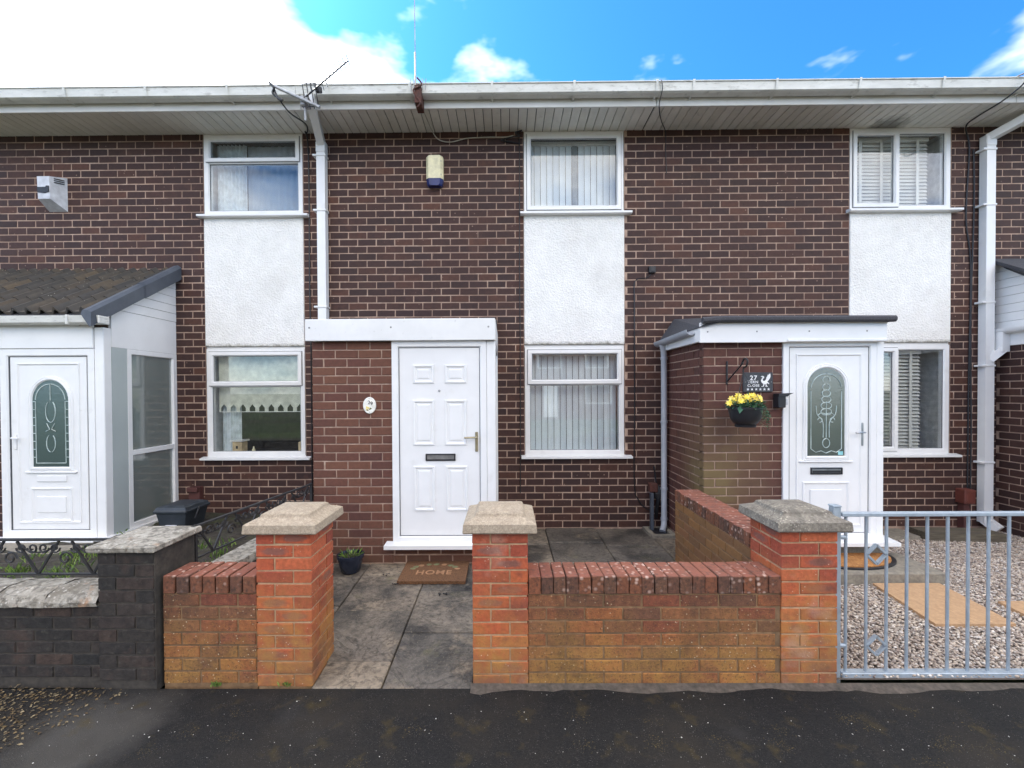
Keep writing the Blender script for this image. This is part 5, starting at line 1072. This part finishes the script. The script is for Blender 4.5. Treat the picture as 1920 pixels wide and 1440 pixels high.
# ------------------------------------------------------------------ loose ground cover
sheet('gravel_bed', [(1.87, 2.58), (8, 2.58), (8, HW), (1.87, HW)], .018, 'gravel_base')
def stones(name, pts, rad, mat, flat=.65, seg=None):
    t = (1+5**.5)/2; base = np.array([(-1, t, 0), (1, t, 0), (-1, -t, 0), (1, -t, 0), (0, -1, t), (0, 1, t), (0, -1, -t), (0, 1, -t), (t, 0, -1), (t, 0, 1), (-t, 0, -1), (-t, 0, 1)])/math.sqrt(1+t*t)
    fc = np.array([(0, 11, 5), (0, 5, 1), (0, 1, 7), (0, 7, 10), (0, 10, 11), (1, 5, 9), (5, 11, 4), (11, 10, 2), (10, 7, 6), (7, 1, 8), (3, 9, 4), (3, 4, 2), (3, 2, 6), (3, 6, 8), (3, 8, 9), (4, 9, 5), (2, 4, 11), (6, 2, 10), (8, 6, 7), (9, 8, 1)])
    n = len(pts); v = np.repeat(base[None], n, 0)*(1+rng.uniform(-.22, .22, (n, 12, 1)))
    sc_ = rad[:, None]*np.stack([rng.uniform(.8, 1.5, n), rng.uniform(.7, 1.05, n), rng.uniform(flat*.7, flat*1.2, n)], 1); v = v*sc_[:, None, :]
    a, b_ = rng.uniform(0, 2*np.pi, n), rng.uniform(-.45, .45, n)
    x, y, z = v[..., 0], v[..., 1], v[..., 2]; y, z = y*np.cos(b_)[:, None]-z*np.sin(b_)[:, None], y*np.sin(b_)[:, None]+z*np.cos(b_)[:, None]
    x, y = x*np.cos(a)[:, None]-y*np.sin(a)[:, None], x*np.sin(a)[:, None]+y*np.cos(a)[:, None]
    V = (np.stack([x, y, z], 2)+pts[:, None, :]).reshape(-1, 3); Fa = (fc[None]+(np.arange(n)*12)[:, None, None]).reshape(-1, 3)
    me = bpy.data.meshes.new(name); me.vertices.add(len(V)); me.vertices.foreach_set('co', V.ravel()); me.loops.add(Fa.size); me.loops.foreach_set('vertex_index', Fa.ravel())
    me.polygons.add(len(Fa)); me.polygons.foreach_set('loop_start', np.arange(0, Fa.size, 3)); me.polygons.foreach_set('loop_total', np.full(len(Fa), 3)); me.update(); me.validate()
    me.materials.append(M[mat]); o = bpy.data.objects.new(name, me); col.objects.link(o); return o
gx, gy = np.meshgrid(np.arange(1.99, 6.0, .0165), np.arange(2.6, 5.31, .0165)); P_ = np.stack([gx.ravel(), gy.ravel()], 1); P_ += rng.uniform(-.007, .007, P_.shape)
keep = (P_[:, 0] < 1.35*P_[:, 1]+.15) & ~((P_[:, 1] > 4.27) & (P_[:, 0] < 3.68)) & ~((P_[:, 0] > 2.5) & (P_[:, 0] < 3.83) & (P_[:, 1] > 3.82) & (P_[:, 1] < 4.32)) & (P_[:, 0] < 5.9)
P_ = P_[keep]; g3 = np.column_stack([P_, .024+rng.uniform(0, .012, len(P_))])
tag(stones('gravel', g3, rng.uniform(.007, .0125, len(g3)), 'gravel'), 'pale mixed gravel covering the garden behind the metal gate', 'gravel', kind='stuff')
n = 420; q = np.column_stack([rng.uniform(-2.9, 3.2, n), rng.uniform(1.7, 2.5, n)]); q = np.column_stack([q, np.full(n, .001)])
tag(stones('grit', q, (.0008+.0028*rng.random(n)**2.5)*(1+2.2*(rng.random(n) > .97)), 'chip', .6), 'pale grit scattered on the dark pavement', 'grit', kind='stuff')
cl = [(rng.uniform(.3, 3.3), rng.uniform(1.75, 2.4)) for _ in range(30)]+[(rng.uniform(-2.2, .3), rng.uniform(1.75, 2.4)) for _ in range(10)]
q = np.concatenate([np.column_stack([rng.normal(a, .035, 46), rng.normal(b_, .02, 46), np.full(46, .0)]) for a, b_ in cl])
tag(stones('moss', q, rng.uniform(.001, .0032, len(q)), 'moss', .5), 'dry yellowish moss tufts on the dark pavement', 'moss', kind='stuff')
ll = MB()
for _ in range(1700):
    x, y = random.gauss(-2.85, .32), random.uniform(1.9, 2.54)
    if x+(2.5-y)*.9 > -2.08: continue
    an = random.uniform(0, 6.28); leaf(ll, (x, y, .002+random.uniform(0, .006)), (math.cos(an), math.sin(an), random.uniform(-.1, .25)), random.uniform(.008, .028), random.uniform(.005, .016), (random.uniform(-.5, .5), random.uniform(-.5, .5), 1))
tag(ll.build('leaf_litter', 'litter', kind='stuff', recalc=False), 'brown leaf litter on the pavement below the sooty wall', 'leaf litter')
q = np.column_stack([[-1.12, -.98, -.55, -.33], [3.98, 3.80, 3.62, 3.72], np.full(4, 0.)]); q[:, 2] = [zp(y)+.006 for y in q[:, 1]]
q = np.concatenate([np.column_stack([rng.normal(a, .02, 9), rng.normal(b_, .012, 9), np.full(9, c)]) for a, b_, c in q])
tag(stones('leaf_crumbs', q, rng.uniform(.004, .010, len(q)), 'black', .5), 'dark crumbled leaf scraps on the riven path slabs', 'debris', kind='stuff')

# raised bed in front of the tiled porch
mb = MB(); N_ = 26; xs = np.linspace(-6.5, -2.08, N_); ys = np.linspace(2.77, HW, N_); r3 = np.random.default_rng(5)
zz = .24+.05*r3.random((N_, N_))
mb.add([(x, y, zz[i, j]) for i, x in enumerate(xs) for j, y in enumerate(ys)], [(i*N_+j, (i+1)*N_+j, (i+1)*N_+j+1, i*N_+j+1) for i in range(N_-1) for j in range(N_-1)]); mb.build('garden_bed', 'soil', kind='structure', recalc=False)
MB().box(-6.5, -3.9, 3.95, 4.42, .05, .272, .01).build('porch_step', 'concrete', kind='structure')
wd = MB(); cl = [(random.uniform(-4.4, -2.25), random.choice([random.uniform(2.78, 3.0), random.uniform(2.8, 4.6)])) for _ in range(120)]
for a, b_ in cl:
    for k in range(26):
        x, y = a+random.gauss(0, .05), b_+random.gauss(0, .05)
        if y < 2.78 or x > -2.2: continue
        an = random.uniform(0, 6.28); leaf(wd, (x, y, .25), (math.cos(an)*.6, math.sin(an)*.6, random.uniform(.6, 1.6)), random.uniform(.03, .10), random.uniform(.006, .014), (random.uniform(-1, 1), random.uniform(-1, 1), .3))
tag(wd.build('weeds', 'grass', kind='stuff', recalc=False), 'green weeds and grass growing in the bed behind the sooty wall', 'weeds')
fr_ = MB()
for a, b_ in ((-1.72, 2.545), (-1.70, 2.55), (-1.30, 2.548)):
    for k in range(14): leaf(fr_, (a+random.gauss(0, .012), b_-random.uniform(0, .02), .01), (random.uniform(-.6, .6), random.uniform(-.6, 0), 1), random.uniform(.02, .05), .009, (random.uniform(-1, 1), 1, .2))
tag(fr_.build('seedling_tuft', 'grass', kind='stuff', recalc=False), 'tiny weeds sprouting at the foot of the orange brick wall', 'weeds')
